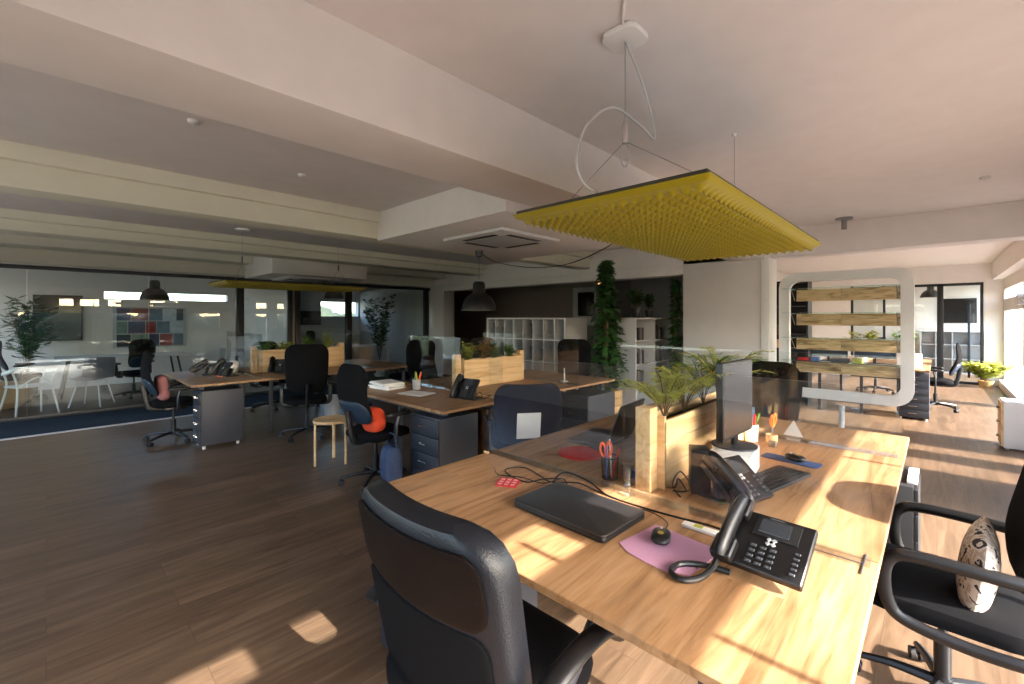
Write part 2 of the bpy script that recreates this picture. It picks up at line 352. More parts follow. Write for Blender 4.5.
# glass partition with black frame
GX = -9.7
b = MB(); b.box(GX-.03, GX+.03, -2.6, 7.0, 2.22, 2.28, .004); b.box(GX-.03, GX+.03, -2.6, 7.0, 0, .05, .004)
for y0, y1 in ((2.51, 2.64), (3.44, 3.53), (3.6, 3.69), (4.69, 4.83), (6.82, 6.95)): b.box(GX-.04, GX+.04, y0, y1, 0, 2.26, .004)
gp = struct('partition_glass', b, BLKF, label='black framed glass partition of the meeting rooms')
for y0, y1 in ((-2.6, -.2), (-.19, 1.2), (1.21, 2.51), (2.64, 3.44), (3.69, 4.69), (4.83, 5.8), (5.81, 6.82)):
    MB().box(GX-.006, GX+.006, y0, y1, .05, 2.23).build('pane', GLD, gp)
struct('wall_meeting_divider', MB().box(-13.5, GX-.05, 3.5, 3.62, 0, ZC), WALL, label='white wall between the two meeting rooms')
struct('wall_meeting_end', MB().box(-13.5, GX-.05, 7.0, 7.15, 0, ZC), WALL, label='end wall of the right meeting room')
struct('ground', MB().box(-80, 120, -120, 120, -7.2, -7), mat('grass_ground', rgb(150, 152, 128), .95, mott=.3))
struct('terrace_bounce', MB().box(1.31, 5.5, -12, 20, -.3, -.12), mat('terrace_bounce_slab', rgb(122, 118, 112), .8), label='unseen terrace slab added outside the right windows to bounce sunlight in')  # slab added outside so sunlight bounces up onto the ceiling
struct('terrace_bounce_south', MB().box(-16, 1.3, -9, -2.82, -.3, -.12), mat('terrace_bounce_slab', rgb(122, 118, 112), .8), label='unseen terrace slab added behind the camera to bounce light in')  # second added slab, out of view, bouncing light in from the south
# treeline seen through and reflected in the windows
def hedge(x, y0, y1, z0, z1, nm, seed):
    random.seed(seed); b = MB(); n = 60
    for i in range(n):
        y = y0+(y1-y0)*i/n; r = random.uniform(2.2, 3.6)
        bb = bmesh.new(); bmesh.ops.create_icosphere(bb, subdivisions=2, radius=r)
        for v in bb.verts: v.co *= random.uniform(.88, 1.12)
        b.add(bb, T3((x+random.uniform(-2, 2), y, z0+(z1-z0)*random.random()-r)))
    o = b.build(nm, mat('distant_foliage', rgb(56, 64, 48), .9, mott=.3), ang=60); o['kind'] = 'structure'; o['label'] = 'distant treeline outside'
hedge(34, -60, 60, 1.6, 3.0, 'treeline_east', 3); hedge(-52, -30, 40, 1.5, 3.0, 'treeline_west', 5)

# ------------------------------------------------------------------ rounded white shelf frame
def rounded_frame():
    t = thing('shelf_divider', 'white rounded-corner standing frame carrying four crate-wood and glass shelves', 'shelf divider', (-.905, 7.2, 0))
    W_, H_, cz = 1.42, 1.70, 1.27
    out = rrect(W_, H_, .2, 8, 0, cz); inn = rrect(W_-.25, H_-.24, .12, 8, 0, cz+.0)
    bm = bmesh.new(); n = len(out); vs = {}
    for k, y in enumerate((-.05, .05)):
        vs[k] = ([bm.verts.new((x, y, z)) for x, z in out], [bm.verts.new((x, y, z)) for x, z in inn])
    for i in range(n):
        j = (i+1) % n
        bm.faces.new((vs[0][0][i], vs[0][0][j], vs[0][1][j], vs[0][1][i])); bm.faces.new((vs[1][0][i], vs[1][1][i], vs[1][1][j], vs[1][0][j]))
        bm.faces.new((vs[0][0][i], vs[1][0][i], vs[1][0][j], vs[0][0][j])); bm.faces.new((vs[0][1][i], vs[0][1][j], vs[1][1][j], vs[1][1][i]))
    bmesh.ops.recalc_face_normals(bm, faces=bm.faces)
    MB().add(bm).build('frame', WHITE, t)
    MB().cyl((0, 0, 0), (0, 0, .36), .032, n=16).cyl((0, 0, 0), (0, 0, .012), .09, n=20).build('support_leg', SILV, t)
    for k, z in enumerate((1.90, 1.572, 1.243, .934)):
        s = MB().box(-.5, .6, -.035, -.005, z-.17, z-.015, .003).build('shelf_board', CRATE, t)
        MB().box(-.63, .6, -.27, .02, z-.008, z, .001).build('glass_shelf', GLG, s)
        for bx in (-.52, .56): MB().tube([(bx, -.25, z-.012), (bx, -.03, z-.16)], .006, smooth=0).tube([(bx, -.26, z-.014), (bx, -.02, z-.014)], .005, smooth=0).build('bracket', ALU, s)
    return t
rounded_frame()
# things on the lowest glass shelf
random.seed(4)
for i, (c, lab, x, w, h) in enumerate(((RED, 'small red booklet flat at the left end of the lowest glass shelf', -1.36, .13, .035), (BLUE, 'small blue box on the lowest glass shelf beside the red booklet', -1.22, .1, .05), (GREY, 'dark grey tray in the middle of the lowest glass shelf', -1.0, .2, .045), (LEAFY, 'pale green box on the lowest glass shelf right of the grey tray', -.76, .09, .055))):
    tag(MB().box(x, x+w, 7.0, 7.11, .935, .935+h, .006).build(('booklet', 'small_box', 'tray', 'small_box')[i], c), lab, ('book', 'box', 'tray', 'box')[i])

# ------------------------------------------------------------------ desks
def desk(x0, x1, y0, y1, label, legs, cable=True, th=.025):
    cx, cy = (x0+x1)/2, (y0+y1)/2; w, d = (x1-x0)/2, (y1-y0)/2
    t = thing('desk', label, 'desk', (cx, cy, 0), 0, 'oak bench desks')
    g = .002
    b = MB().box(-w+g, w-g, -d+g, d-g, .745-th, .745, .002, 1); b.build('tabletop', OAK, t)
    for q in (-1, 1): MB().box(-w+.1, w-.1, q*(d-.12)-.02, q*(d-.12)+.02, .745-th-.045, .745-th).build('frame_rail', GREY, t)
    for lx, ly in legs:
        X, Y = lx*(w-.12), ly*(d-.12)
        MB().box(X-.02, X+.02, Y-.02, Y+.02, 0, .745-th, .003).cyl((X, Y, 0), (X, Y, .015), .028, n=12).build('leg', GREY, t)
    return t
def bench(x0, x1, ys, nm):
    a, b_, c, d = ys; xm = (x0+x1)/2
    desk(x0, x1, a, b_, 'oak-topped desk across the south end of the %s bench' % nm, ((-1, .7), (.55, .7)))
    desk(x0, xm, b_, c, 'oak-topped desk on the left flank of the %s bench behind the planter' % nm, ((-1, -1), (-1, 1)))
    desk(xm, x1, b_, c, 'oak-topped desk on the right flank of the %s bench beside the planter' % nm, ((.3, -1), (.3, 1)))
    desk(x0, x1, c, d, 'oak-topped desk across the far end of the %s bench' % nm, ((-1, 1), (1, 1)))
bench(-1.83, -.125, (.965, 1.77, 3.17, 3.78), 'nearest')
bench(-4.55, -2.88, (2.2, 3.0, 4.08, 4.87), 'middle')
bench(-7.7, -6.02, (1.12, 1.93, 3.3, 4.05), 'left')
desk(-1.52, -.07, 8.7, 9.5, 'oak-topped desk behind the rounded white frame, nearer half', ((-1, -1), (-.1, -1)))
desk(-1.52, -.07, 9.5, 11.2, 'oak-topped desk behind the rounded white frame, farther half', ((-1, 1), (1, 1)))

def screen(x0, x1, y, label, z1=1.29):
    t = thing('acrylic_screen', label, 'desk screen', ((x0+x1)/2, y, .745), 0, 'clear acrylic desk screens'); w = (x1-x0)/2
    MB().box(-w, w, -.0025, .0025, .012, z1-.745).build('panel', ACR, t)
    b = MB()
    b.box(-w, w, -.035, .035, 0.0005, .0045, .001, 1)
    b.build('base_plate', ACR, t)
    b = MB(); b.box(-w, w, -.008, -.0035, .006, .02); b.box(-w, w, .0035, .008, .006, .02); b.build('base_rail', ACR, t)
    for s in (-1,):
        MB().box(s*(w-.02)-.02, s*(w-.02)+.02, -.045, -.0355, .0005, .010, .002).build('clamp', PINE if s < 0 else ALU, t)
    return t
screen(-1.84, -.99, 1.74, 'clear acrylic screen across the nearest bench, left of the planter post')
screen(-.985, -.145, 1.74, 'clear acrylic screen across the nearest bench, behind the big desk phone')
screen(-1.84, -.99, 3.19, 'clear acrylic screen across the far part of the nearest bench, left half')
screen(-.985, -.15, 3.19, 'clear acrylic screen across the far part of the nearest bench, by the coloured pens')
screen(-4.5, -3.72, 2.93, 'clear acrylic screen across the middle bench, behind the paper stack', 1.3)
screen(-3.71, -2.92, 2.93, 'clear acrylic screen across the middle bench, behind its desk phone', 1.3)
screen(-4.5, -2.92, 4.14, 'clear acrylic screen at the far end of the middle bench', 1.3)
screen(-7.65, -6.08, 1.86, 'clear acrylic screen across the left bench, near end', 1.3)
screen(-7.65, -6.08, 3.36, 'clear acrylic screen across the left bench, far end', 1.3)

# ------------------------------------------------------------------ planters and plants
def planter(cx, y0, y1, label, h=.3, hp=.36, w=.12):
    L = y1-y0; t = thing('planter_box', label, 'planter', (cx, (y0+y1)/2, .745), 0, 'pine trough planters on the desks'); z0 = .002
    nb = 3
    for s in (-1, 1):
        b = MB()
        for k in range(nb): b.box(s*w/2-.008, s*w/2+.008, -L/2+.072, L/2-.072, z0+k*h/nb+.001, z0+(k+1)*h/nb-.001, .002)
        b.build('side_board', PINE, t)
        MB().box(-.035, .035, s*(L/2-.035)-.035, s*(L/2-.035)+.035, z0, z0+hp, .003).build('corner_post', PINE, t)
        MB().box(-w/2-.008, w/2+.008, s*(L/2-.071)-.0, s*(L/2-.071)-s*.016, z0, z0+h+.02, .002).build('end_board', PINE_X, t)
    MB().box(-w/2+.009, w/2-.009, -L/2+.09, L/2-.09, z0, z0+h-.04).build('soil', SOIL, t)
    return t
def leaflet(bm, p, d, up, L, w):
    """pointed leaf from p along d"""
    d = d.normalized(); s = d.cross(up)
    if s.length < 1e-3: s = Vector((1, 0, 0))
    s.normalize(); n = s.cross(d)
    a = bm.verts.new(p); m1 = bm.verts.new(p+d*L*.4+s*w/2-n*w*.12); m2 = bm.verts.new(p+d*L*.4-s*w/2-n*w*.12); c = bm.verts.new(p+d*L*.45+n*w*.05); e = bm.verts.new(p+d*L-Vector((0, 0, L*.12)))
    bm.faces.new((a, m1, c)); bm.faces.new((a, c, m2)); bm.faces.new((m1, e, c)); bm.faces.new((c, e, m2))
def palm(x, y, z, label, h=.35, n=9, spread=.22, m=None, seed=0, cat='plant', ldens=16, ll=.095, lw=.010):
    rnd = random.Random(seed); t = thing('palm_plant', label, cat, (x, y, z))
    st, lf = MB(), MB()
    for i in range(n):
        a = 2*PI*i/n+rnd.uniform(-.4, .4); hh = h*rnd.uniform(.65, 1.1); sp = spread*rnd.uniform(.5, 1.15)
        P = []
        for k in range(9):
            u = k/8; P.append(Vector((math.cos(a)*sp*u**1.6, math.sin(a)*sp*u**1.6, hh*(u*1.25-.25*u**4*1.5))))
        st.tube(P, lambda q: .003*(1-q*.7), n=5, smooth=0)
        for k in range(ldens*2):
            u = .35+.65*(k//2)/ldens; f = u*8; i0 = min(7, int(f)); p = P[i0].lerp(P[i0+1], f-i0); dd = (P[i0+1]-P[i0]).normalized()
            sd = dd.cross(Vector((0, 0, 1))); sd = sd.normalized() if sd.length > .01 else Vector((1, 0, 0))
            s = 1 if k % 2 else -1
            leaflet(lf.bm, p, dd*.8+sd*s*.9+Vector((0, 0, rnd.uniform(-.1, .25))), Vector((0, 0, 1)), ll*(1.15-.5*u)*rnd.uniform(.8, 1.15), lw)
    st.build('stems', STEM, t); lf.build('fronds', m or LEAF, t, ang=180)
    return t
def bushy(x, y, z, label, h=.25, r=.12, n=160, m=None, seed=0, ll=.05, lw=.025, name='leafy_plant'):
    rnd = random.Random(seed); t = thing(name, label, 'plant', (x, y, z)); st, lf = MB(), MB()
    for i in range(max(5, n//14)):
        a = rnd.uniform(0, 2*PI); q = r*rnd.uniform(.2, .95); hh = h*rnd.uniform(.55, 1.0)
        P = [Vector((0, 0, 0)), Vector((math.cos(a)*q*.5, math.sin(a)*q*.5, hh*.6)), Vector((math.cos(a)*q, math.sin(a)*q, hh))]
        st.tube(P, .002, n=4, smooth=3)
        for k in range(14):
            u = rnd.uniform(.25, 1); p = P[0].lerp(P[1], min(1, u*2)) if u < .5 else P[1].lerp(P[2], u*2-1)
            b_ = rnd.uniform(0, 2*PI); leaflet(lf.bm, p, Vector((math.cos(b_), math.sin(b_), rnd.uniform(-.1, .9))), Vector((0, 0, 1)), ll*rnd.uniform(.7, 1.3), lw*rnd.uniform(.8, 1.2))
    st.build('stems', STEM, t); lf.build('leaves', m or LEAF, t, ang=180)
    return t
planter(-.93, 1.80, 3.12, 'long pine trough planter in the middle of the nearest bench')
zt = .985
for i, (y, h, sp, m, lab) in enumerate(((2.02, .24, .18, LEAFY, 'small feathery palm nearest the front post of the near planter'), (2.24, .27, .24, LEAFY, 'yellowish feathery palm second from the front in the near planter'), (2.5, .30, .22, LEAF, 'tallest green palm in the middle of the near planter'), (2.74, .32, .26, LEAFY, 'yellow-green palm behind the monitor in the near planter'), (2.96, .3, .24, LEAF, 'green palm at the far end of the near planter'))):
    palm(-.93, y, 1.01, lab, h=h, spread=sp, n=11, m=m, seed=20+i)
planter(-3.72, 3.0, 4.07, 'pine trough planter on the middle bench behind its desk phone')
bushy(-3.72, 3.2, zt, 'yellow-green bushy plant at the left end of the middle planter', .26, .12, 260, LEAFY, 31)
bushy(-3.72, 3.42, zt, 'orange-tinged plant in the middle planter', .34, .12, 200, LEAFO, 32)
bushy(-3.72, 3.6, zt, 'dark green plant in the centre of the middle planter', .22, .1, 160, LEAF, 33)
bushy(-3.72, 3.86, zt, 'low bright green plant at the right end of the middle planter', .2, .11, 220, LEAF, 34)
planter(-6.86, 1.95, 3.28, 'pine trough planter on the left bench')
for i, (y, h, m, lab) in enumerate(((2.1, .2, LEAF, 'low green plant at the left end of the left bench planter'), (2.4, .16, LEAFY, 'short pale green plant in the left bench planter'), (2.72, .26, LEAF, 'spiky green plant in the left bench planter'), (3.02, .27, LEAFY, 'yellow-green plant at the right end of the left bench planter'))):
    bushy(-6.86, y, zt, lab, h, .14, 200, m, 40+i, ll=.08, lw=.02)
def vine(x, y, z0, z1, r, label, seed, n=420, box=True):
    rnd = random.Random(seed); t = thing('climbing_plant', label, 'plant', (x, y, 0))
    MB().cyl((0, 0, z0-.1), (0, 0, z1-.05), .03, n=10).build('moss_pole', STEM, t)
    lf = MB()
    for i in range(n):
        u = rnd.random()**.9; z = z0+(z1-z0)*u; rr = r*(1.12-.97*u**1.3)*rnd.uniform(.25, 1); a = rnd.uniform(0, 2*PI)
        p = Vector((math.cos(a)*rr, math.sin(a)*rr, z)); d = Vector((math.cos(a+rnd.uniform(-.8, .8)), math.sin(a+rnd.uniform(-.8, .8)), rnd.uniform(-.9, .2))); L = rnd.uniform(.07, .13)
        leaflet(lf.bm, p, d, Vector((0, 0, 1)), L, L*.95)
    lf.build('leaves', LEAFD, t, ang=180)
    return t
def crate(x, y, w, d, h, label):
    t = thing('plant_crate', label, 'crate', (x, y, 0))
    b = MB()
    for s in (-1, 1):
        for k in range(3):
            b.box(-w/2, w/2, s*(d/2-.01)-.01, s*(d/2-.01)+.01, .01+k*h/3, .01+(k+1)*h/3-.008, .003)
            b.box(s*(w/2-.01)-.01, s*(w/2-.01)+.01, -d/2+.02, d/2-.02, .01+k*h/3, .01+(k+1)*h/3-.008, .003)
    b.build('slats', PINE_X, t); MB().box(-w/2+.02, w/2-.02, -d/2+.02, d/2-.02, .001, h-.04).build('soil', SOIL, t)
    return t
crate(-3.78, 6.12, .36, .36, .36, 'slatted pine crate holding the tall climbing plant')
vine(-3.78, 6.12, .42, 2.42, .3, 'tall dark green climbing plant on a pole between the white shelves', 51, 900)
crate(-3.12, 7.18, .22, .3, .36, 'slatted pine crate against the broad pillar, behind the shelf')
vine(-3.12, 7.18, .42, 2.14, .09, 'slim climbing plant hugging the left edge of the broad pillar', 52, 380)

# ------------------------------------------------------------------ white cube shelves
def kallax(x, y, w, d, h, ncol, nrow, label, face='-Y'):
    rz = 0 if face == '-Y' else PI/2      # local front is -Y ; +X face when rotated
    t = thing('cube_shelf', label, 'shelf unit', (x, y, 0), rz, 'white cube shelves')
    o = .028; b = MB()
    b.box(-w/2, w/2, -d/2, d/2, 0, .03, .001, 1); b.box(-w/2, w/2, -d/2, d/2, h-o, h, .001, 1)
    b.box(-w/2, -w/2+o, -d/2, d/2, .03, h-o); b.box(w/2-o, w/2, -d/2, d/2, .03, h-o); b.build('carcass', OFFWH, t)
    b = MB()
    for i in range(1, ncol): xx = -w/2+w*i/ncol; b.box(xx-.008, xx+.008, -d/2+.002, d/2-.012, .03, h-o)
    b.build('divider', OFFWH, t)
    b = MB()
    for j in range(1, nrow): zz = h*j/nrow; b.box(-w/2+o, w/2-o, -d/2+.003, d/2-.012, zz-.008, zz+.008)
    b.build('shelf_board', OFFWH, t)
    MB().box(-w/2+o, w/2-o, d/2-.011, d/2-.003, .03, h-o).build('back_panel', GREYL, t)
    return t
kallax(-5.295, 6.13, 1.87, .62, 1.505, 8, 4, 'long white cube shelf with eight columns in front of the dark wall')
kallax(-3.6, 7.08, 1.34, .34, 1.505, 2, 4, 'narrow white cube shelf with two columns beside the broad pillar', '+X')
random.seed(11)
bc = [mat('file_spine_%d' % i, c, .6) for i, c in enumerate((rgb(40, 42, 50), rgb(70, 60, 56), rgb(120, 110, 100), rgb(150, 150, 155), rgb(60, 72, 90)))]
bcn = ('black', 'brown', 'beige', 'grey', 'slate')
pos = ('top', 'second', 'third')
for c in range(8):
    for r in range(2):
        if random.random() < .6:
            x = -6.23+(c+.5)*1.87/8; z = 1.505*(3-r)/4+.009; k = random.randrange(5); w = random.uniform(.05, .12); h = random.uniform(.18, .3)
            tag(MB().box(x-w/2, x+w/2, 5.95, 6.2, z, z+h, .004).build('file_box', bc[k]), '%s file box in column %d, %s row of the long shelf' % (bcn[k], c+1, pos[r]), 'file box', 'boxes and files in the white shelves')
for c in range(2):
    for r in range(3):
        for q in range(3):
            y = 6.41+(c+.5)*1.34/2+(q-1)*.07-.1; z = 1.505*(3-r)/4+.009; k = (q*2+c+r) % 5; h = random.uniform(.18, .27)
            tag(MB().box(-3.68, -3.46, y-.03, y+.025, z, z+h, .004).build('binder', bc[k]), '%s binder, %s in the %s column, %s row of the narrow shelf' % (bcn[k], ('left', 'middle', 'right')[q], ('left', 'right')[c], pos[r]), 'binder', 'binders in the narrow white shelf')
def pot(x, y, z, r, h, m, label):
    t = thing('plant_pot', label, 'pot', (x, y, z)); MB().lathe([(0, .001), (r*.72, .001), (r, h), (r*.9, h), (r*.86, h-.02), (0, h-.02)]).build('body', m, t); return t
pot(-3.6, 6.75, 1.506, .09, .16, mat('dark_pot', rgb(30, 30, 32), .5), 'dark pot standing on top of the narrow white shelf')
bushy(-3.6, 6.75, 1.645, 'dark leafy plant in the pot on top of the narrow white shelf', .32, .2, 420, LEAFD, 61, ll=.08, lw=.05)
pot(-3.6, 7.2, 1.506, .07, .13, mat('dark_pot', rgb(30, 30, 32), .5), 'smaller dark pot at the far end on top of the narrow white shelf')
bushy(-3.6, 7.2, 1.62, 'smaller dark leafy plant at the far end on top of the narrow white shelf', .3, .12, 200, LEAFD, 62, ll=.07, lw=.045)

# ------------------------------------------------------------------ drawer pedestals
def pedestal(x, y, rz, label, w=.42, d=.58, h=.57, n=4, m=None, mf=None, z0=.04, hm=None):
    t = thing('drawer_pedestal', label, 'drawer cabinet', (x, y, 0), rz, 'drawer pedestals under the desks'); m = m or GREY; mf = mf or GREYF
    MB().box(-w/2, w/2, -d/2+.02, d/2, z0, z0+h, .003).build('body', m, t)
    for k in range(n):
        z = z0+.01+k*(h-.02)/n
        dr = MB().box(-w/2+.003, w/2-.003, -d/2, -d/2+.0195, z+.003, z+(h-.02)/n-.003, .002).build('drawer', mf, t)
        zz = z+(h-.02)/n*.55
        if hm is not PLASM: MB().tube([(-.05, -d/2, zz), (-.05, -d/2-.022, zz), (.05, -d/2-.022, zz), (.05, -d/2, zz)], .005, smooth=0).build('handle', hm or CHROME, dr)
    for sx in (-1, 1):
        for sy in (-1, 1): MB().cyl((sx*(w/2-.04), sy*(d/2-.05), 0), (sx*(w/2-.04), sy*(d/2-.05), z0), .018, n=12).build('foot', OFFWH, t)
    return t
pedestal(-1.58, 1.32, 0, 'anthracite drawer pedestal under the near left corner of the nearest bench')
pedestal(-.42, 3.34, PI/2, 'black drawer pedestal under the right side of the nearest bench, beside the armchair', w=.40, d=.70, m=PLASM, mf=PLASM, hm=PLASM)
tag(MB().box(-.118, -.075, 3.2, 3.5, .6105, .625, .003).build('sunlit_top_sheet', PAPER), 'white sheet standing in for sunlight on the black pedestal top beside the nearest bench', 'sheet')  # white sheet added in place of sun falling on the pedestal top
pedestal(-3.16, 2.44, 0, 'anthracite drawer pedestal under the front corner of the middle bench', d=.44, h=.62, w=.4)
pedestal(-3.05, 4.5, 0, 'anthracite drawer pedestal under the far end of the middle bench')
pedestal(-6.2, 1.42, 0, 'anthracite drawer pedestal under the front corner of the left bench', d=.44, w=.34, h=.62)
pedestal(-.26, 9.1, 0, 'dark drawer pedestal under the desk behind the rounded frame', w=.36, h=.66, n=6, z0=.03)
pedestal(.78, 7.75, -PI/2, 'white drawer pedestal with black knobs by the right window', w=.42, d=.5, h=.52, n=3, m=WHITE, mf=PINE_X, z0=.02, hm=PLAS)
t = thing('board_leg', 'brown upright board supporting the middle bench behind the drawer pedestal', 'support board', (-3.12, 2.74, 0)); MB().box(-.2, .2, -.012, .012, .001, .675, .003).build('board', BROWN, t)

# ------------------------------------------------------------------ chairs
def star_base(t, m=PLAS, r=.3):
    b = MB(); b.cyl((0, 0, .07), (0, 0, .13), .035, .028, n=16)
    for k in range(5):
        a = 2*PI*k/5+.3; c, s = math.cos(a), math.sin(a)
        b.tube([(c*.02, s*.02, .1), (c*r*.55, s*r*.55, .095), (c*r, s*r, .07)], lambda q: .021-.009*q, n=8, smooth=4)
    b.build('base', m, t)
    for k in range(5):
        a = 2*PI*k/5+.3; x, y = math.cos(a)*r, math.sin(a)*r; px, py = -math.sin(a)*.014, math.cos(a)*.014
        w = MB()
        for s in (-1, 1): w.cyl((x+s*px*.5, y+s*py*.5, .028), (x+s*px*1.7, y+s*py*1.7, .028), .026, n=14)
        w.cyl((x, y, .03), (x, y, .075), .008, n=8); w.build('caster', PLASM, t)
    MB().cyl((0, 0, .12), (0, 0, .26), .026, n=14).cyl((0, 0, .25), (0, 0, .41), .014, n=12).box(-.09, .09, -.1, .12, .385, .42, .01).tube([(.08, .03, .4), (.2, .05, .39), (.24, .05, .39)], .006, smooth=2).build('gas_lift', m, t)
def arm(t, s, x=.27, z0=.42, z1=.66, m=PLAS, pad=True):
    b = MB().tube([(s*.18, .0, .41), (s*(x), .0, .43), (s*(x+.01), .0, .55), (s*(x+.01), .02, z1-.02)], .016, n=8, smooth=5, flat=1.5)
    a = b.build('armrest', m, t)
    if pad: MB().pillow(.07, .26, .034, .035, T3((s*(x+.01), .03, z1)), m=3).build('arm_pad', m, a)
def task_chair(label, seatm, backm, w=.47, bh=.58, bz=.56, lean=.18, loc=(0, 0, 0), rz=0, arms=True, style='fabric', group='office swivel chairs'):
    t = thing('office_chair', label, 'chair', loc, rz, group)
    star_base(t)
    MB().pillow(.48, .47, .13, .085, T3((0, .02, .462)), curve=lambda x, y: -.10*max(0, y-.1)**1.2+.15*x*x, m=3).build('seat', seatm, t)
    tz = bz+bh/2
    M = T3((0, -.235-math.sin(lean)*bh/2+.02, tz)) @ RX(PI/2+lean)       # local x->x, y->z up, z-> -y
    cv = lambda x, y: -.9*x*x+(.05*math.cos(y/bh*PI*1.3)-.02)
    if style == 'mesh':
        bk = MB().pillow(w, bh, .16, .03, M, curve=cv, taper=.12, nx=16, ny=16).build('backrest', backm, t)
        MB().pillow(w*.86, bh*.42, .1, .034, M @ T3((0, -bh*.28, .012)), curve=lambda x, y: cv(x, y-bh*.28), nx=12, ny=10).build('lumbar_shell', NAVY, bk)
    else:
        MB().pillow(w, bh, .13, .075, M, curve=cv, taper=.08, nx=16, ny=16, m=3).build('backrest', backm, t)
    MB().tube([(0, -.05, .41), (0, -.21, .415), (0, -.255, .5), (0, -.27-math.sin(lean)*.12, .70)], .018, n=8, smooth=5, flat=1.6).build('back_support', PLAS, t)
    if arms:
        for s in (-1, 1): arm(t, s)
    return t
meshc = task_chair('dark mesh-back chair with a navy lower shell, near end of the middle bench', FABR, FABR, loc=(-3.7, 2.08, 0), rz=.12, style='mesh', bh=.54)
cB = task_chair('high-backed black fabric swivel chair on the right side of the left bench', FABR, FABR, w=.5, bh=.62, loc=(-5.78, 2.28, 0), rz=PI/2-.35)
task_chair('large black swivel chair whose back shows through the screen beside the middle bench', FABN, FABN, w=.56, bh=.5, bz=.48, loc=(-2.5, 2.75, 0), rz=PI/4+.15)
dup(cB, 'black high-backed swivel chair at the far end of the middle bench', (-3.82, 5.25, 0), PI+.5)
dup(cB, 'black swivel chair at the far end of the left bench', (-6.9, 4.45, 0), PI)
dup(cB, 'black swivel chair left of the middle bench, near the pale pillar', (-5.15, 3.75, 0), -PI/2)
dup(meshc, 'black mesh chair left of the left bench, seen under the tabletop', (-7.95, 2.55, 0), -PI/2)
dup(cB, 'dark swivel chair left of the middle bench, near its far end', (-5.0, 4.75, 0), -PI/2-.2)
cA = dup(meshc, 'leaning black mesh swivel chair at the near end of the left bench', (-6.78, 1.08, 0), .0)
cF = task_chair('wide black mesh-back swivel chair at the far end of the nearest bench', FABR, FABR, w=.58, bh=.6, bz=.51, loc=(-1.12, 4.2, 0), rz=PI-.1, style='mesh')
dup(meshc, 'dark chair facing left beside the desk behind the rounded frame', (-.02, 10.1, 0), PI/2)
dup(meshc, 'chair half hidden behind the desk at the back of the rounded frame', (-.9, 11.6, 0), PI)
tag(MB().pillow(.34, .3, .1, .12, T3((-6.78, .97, .66)) @ RZ(0) @ RX(PI/2+.1)).build('cushion', mat('dusty_pink_cloth', rgb(150, 96, 96), .9)), 'dusty pink cushion against the backrest of the leaning mesh chair', 'cushion')
tag(MB().pillow(.24, .22, .1, .13, T3((-3.60, 2.0, .60)) @ RZ(.12) @ RX(PI/2+.1)).build('cushion', mat('orange_red_cloth', rgb(206, 66, 30), .9)), 'orange-red cushion on the navy-shelled mesh chair', 'cushion')
tag(MB().box(-.09, .09, -.001, .001, 0, .2, M=T3((-2.21, 2.49, .60)) @ RZ(PI/4+.15) @ RX(.18)).build('paper_sheet', PAPER), 'white sheet of paper hanging on the back of the large chair behind the screen', 'paper')

# near left executive chair
def exec_chair():
    t = thing('executive_chair', 'black leather high-backed office chair pulled up to the near end of the nearest bench', 'chair', (-1.0, .93, 0), 0)
    star_base(t, r=.32)
    MB().pillow(.52, .52, .12, .12, T3((0, .02, .44)), m=3, curve=lambda x, y: .12*x*x).build('seat', FABR, t)
    lean = .2; w = .62
    def blk(z0, z1, T, m, nm, par, off=0, r=.1, ww=w, tp=.0):
        h = z1-z0; M = T3((0, -.165-off-math.sin(lean)*((z0+z1)/2-.45), (z0+z1)/2)) @ RX(PI/2+lean)
        return MB().pillow(ww, h, r, T, M, curve=lambda x, y: -.55*x*x, nx=18, ny=16, m=4, kx=10, ky=10, taper=tp).build(nm, m, par)
    bk = blk(.40, 1.015, .10, LEATH, 'backrest', t, r=.13, tp=.06)
    blk(.765, .965, .012, LEATHB, 'upper_back_panel', bk, off=.052, r=.06, ww=w-.07)
    blk(.43, .76, .012, FABR, 'lower_back_panel', bk, off=.052, r=.05, ww=w-.09, tp=.04)
    # stitched side seams
    for s in (-1, 1):
        MB().tube([(s*(w/2-.045), -.14-math.sin(lean)*(z-.45)-.02-.05*0, z) for z in (.47, .6, .75, .9)], .004, n=6).build('piping', LEATH, bk)
    for s in (-1, 1):
        P = [(s*.33, -.2, .58), (s*.345, -.1, .64), (s*.345, .05, .66), (s*.34, .16, .635), (s*.33, .205, .59)]
        a = MB().tube(P, .03, n=12, smooth=6, flat=.62).build('armrest', PLAS, t)
        MB().tube([(s*.295, .15, .645), (s*.27, .06, .5), (s*.25, -.02, .42), (s*.12, -.02, .40)], .014, n=8, smooth=5, flat=1.5).tube([(s*.29, -.19, .6), (s*.27, -.1, .5), (s*.25, -.02, .42)], .012, n=8, smooth=5, flat=1.5).build('arm_strut', GREY, a)
    return t
exec_chair()

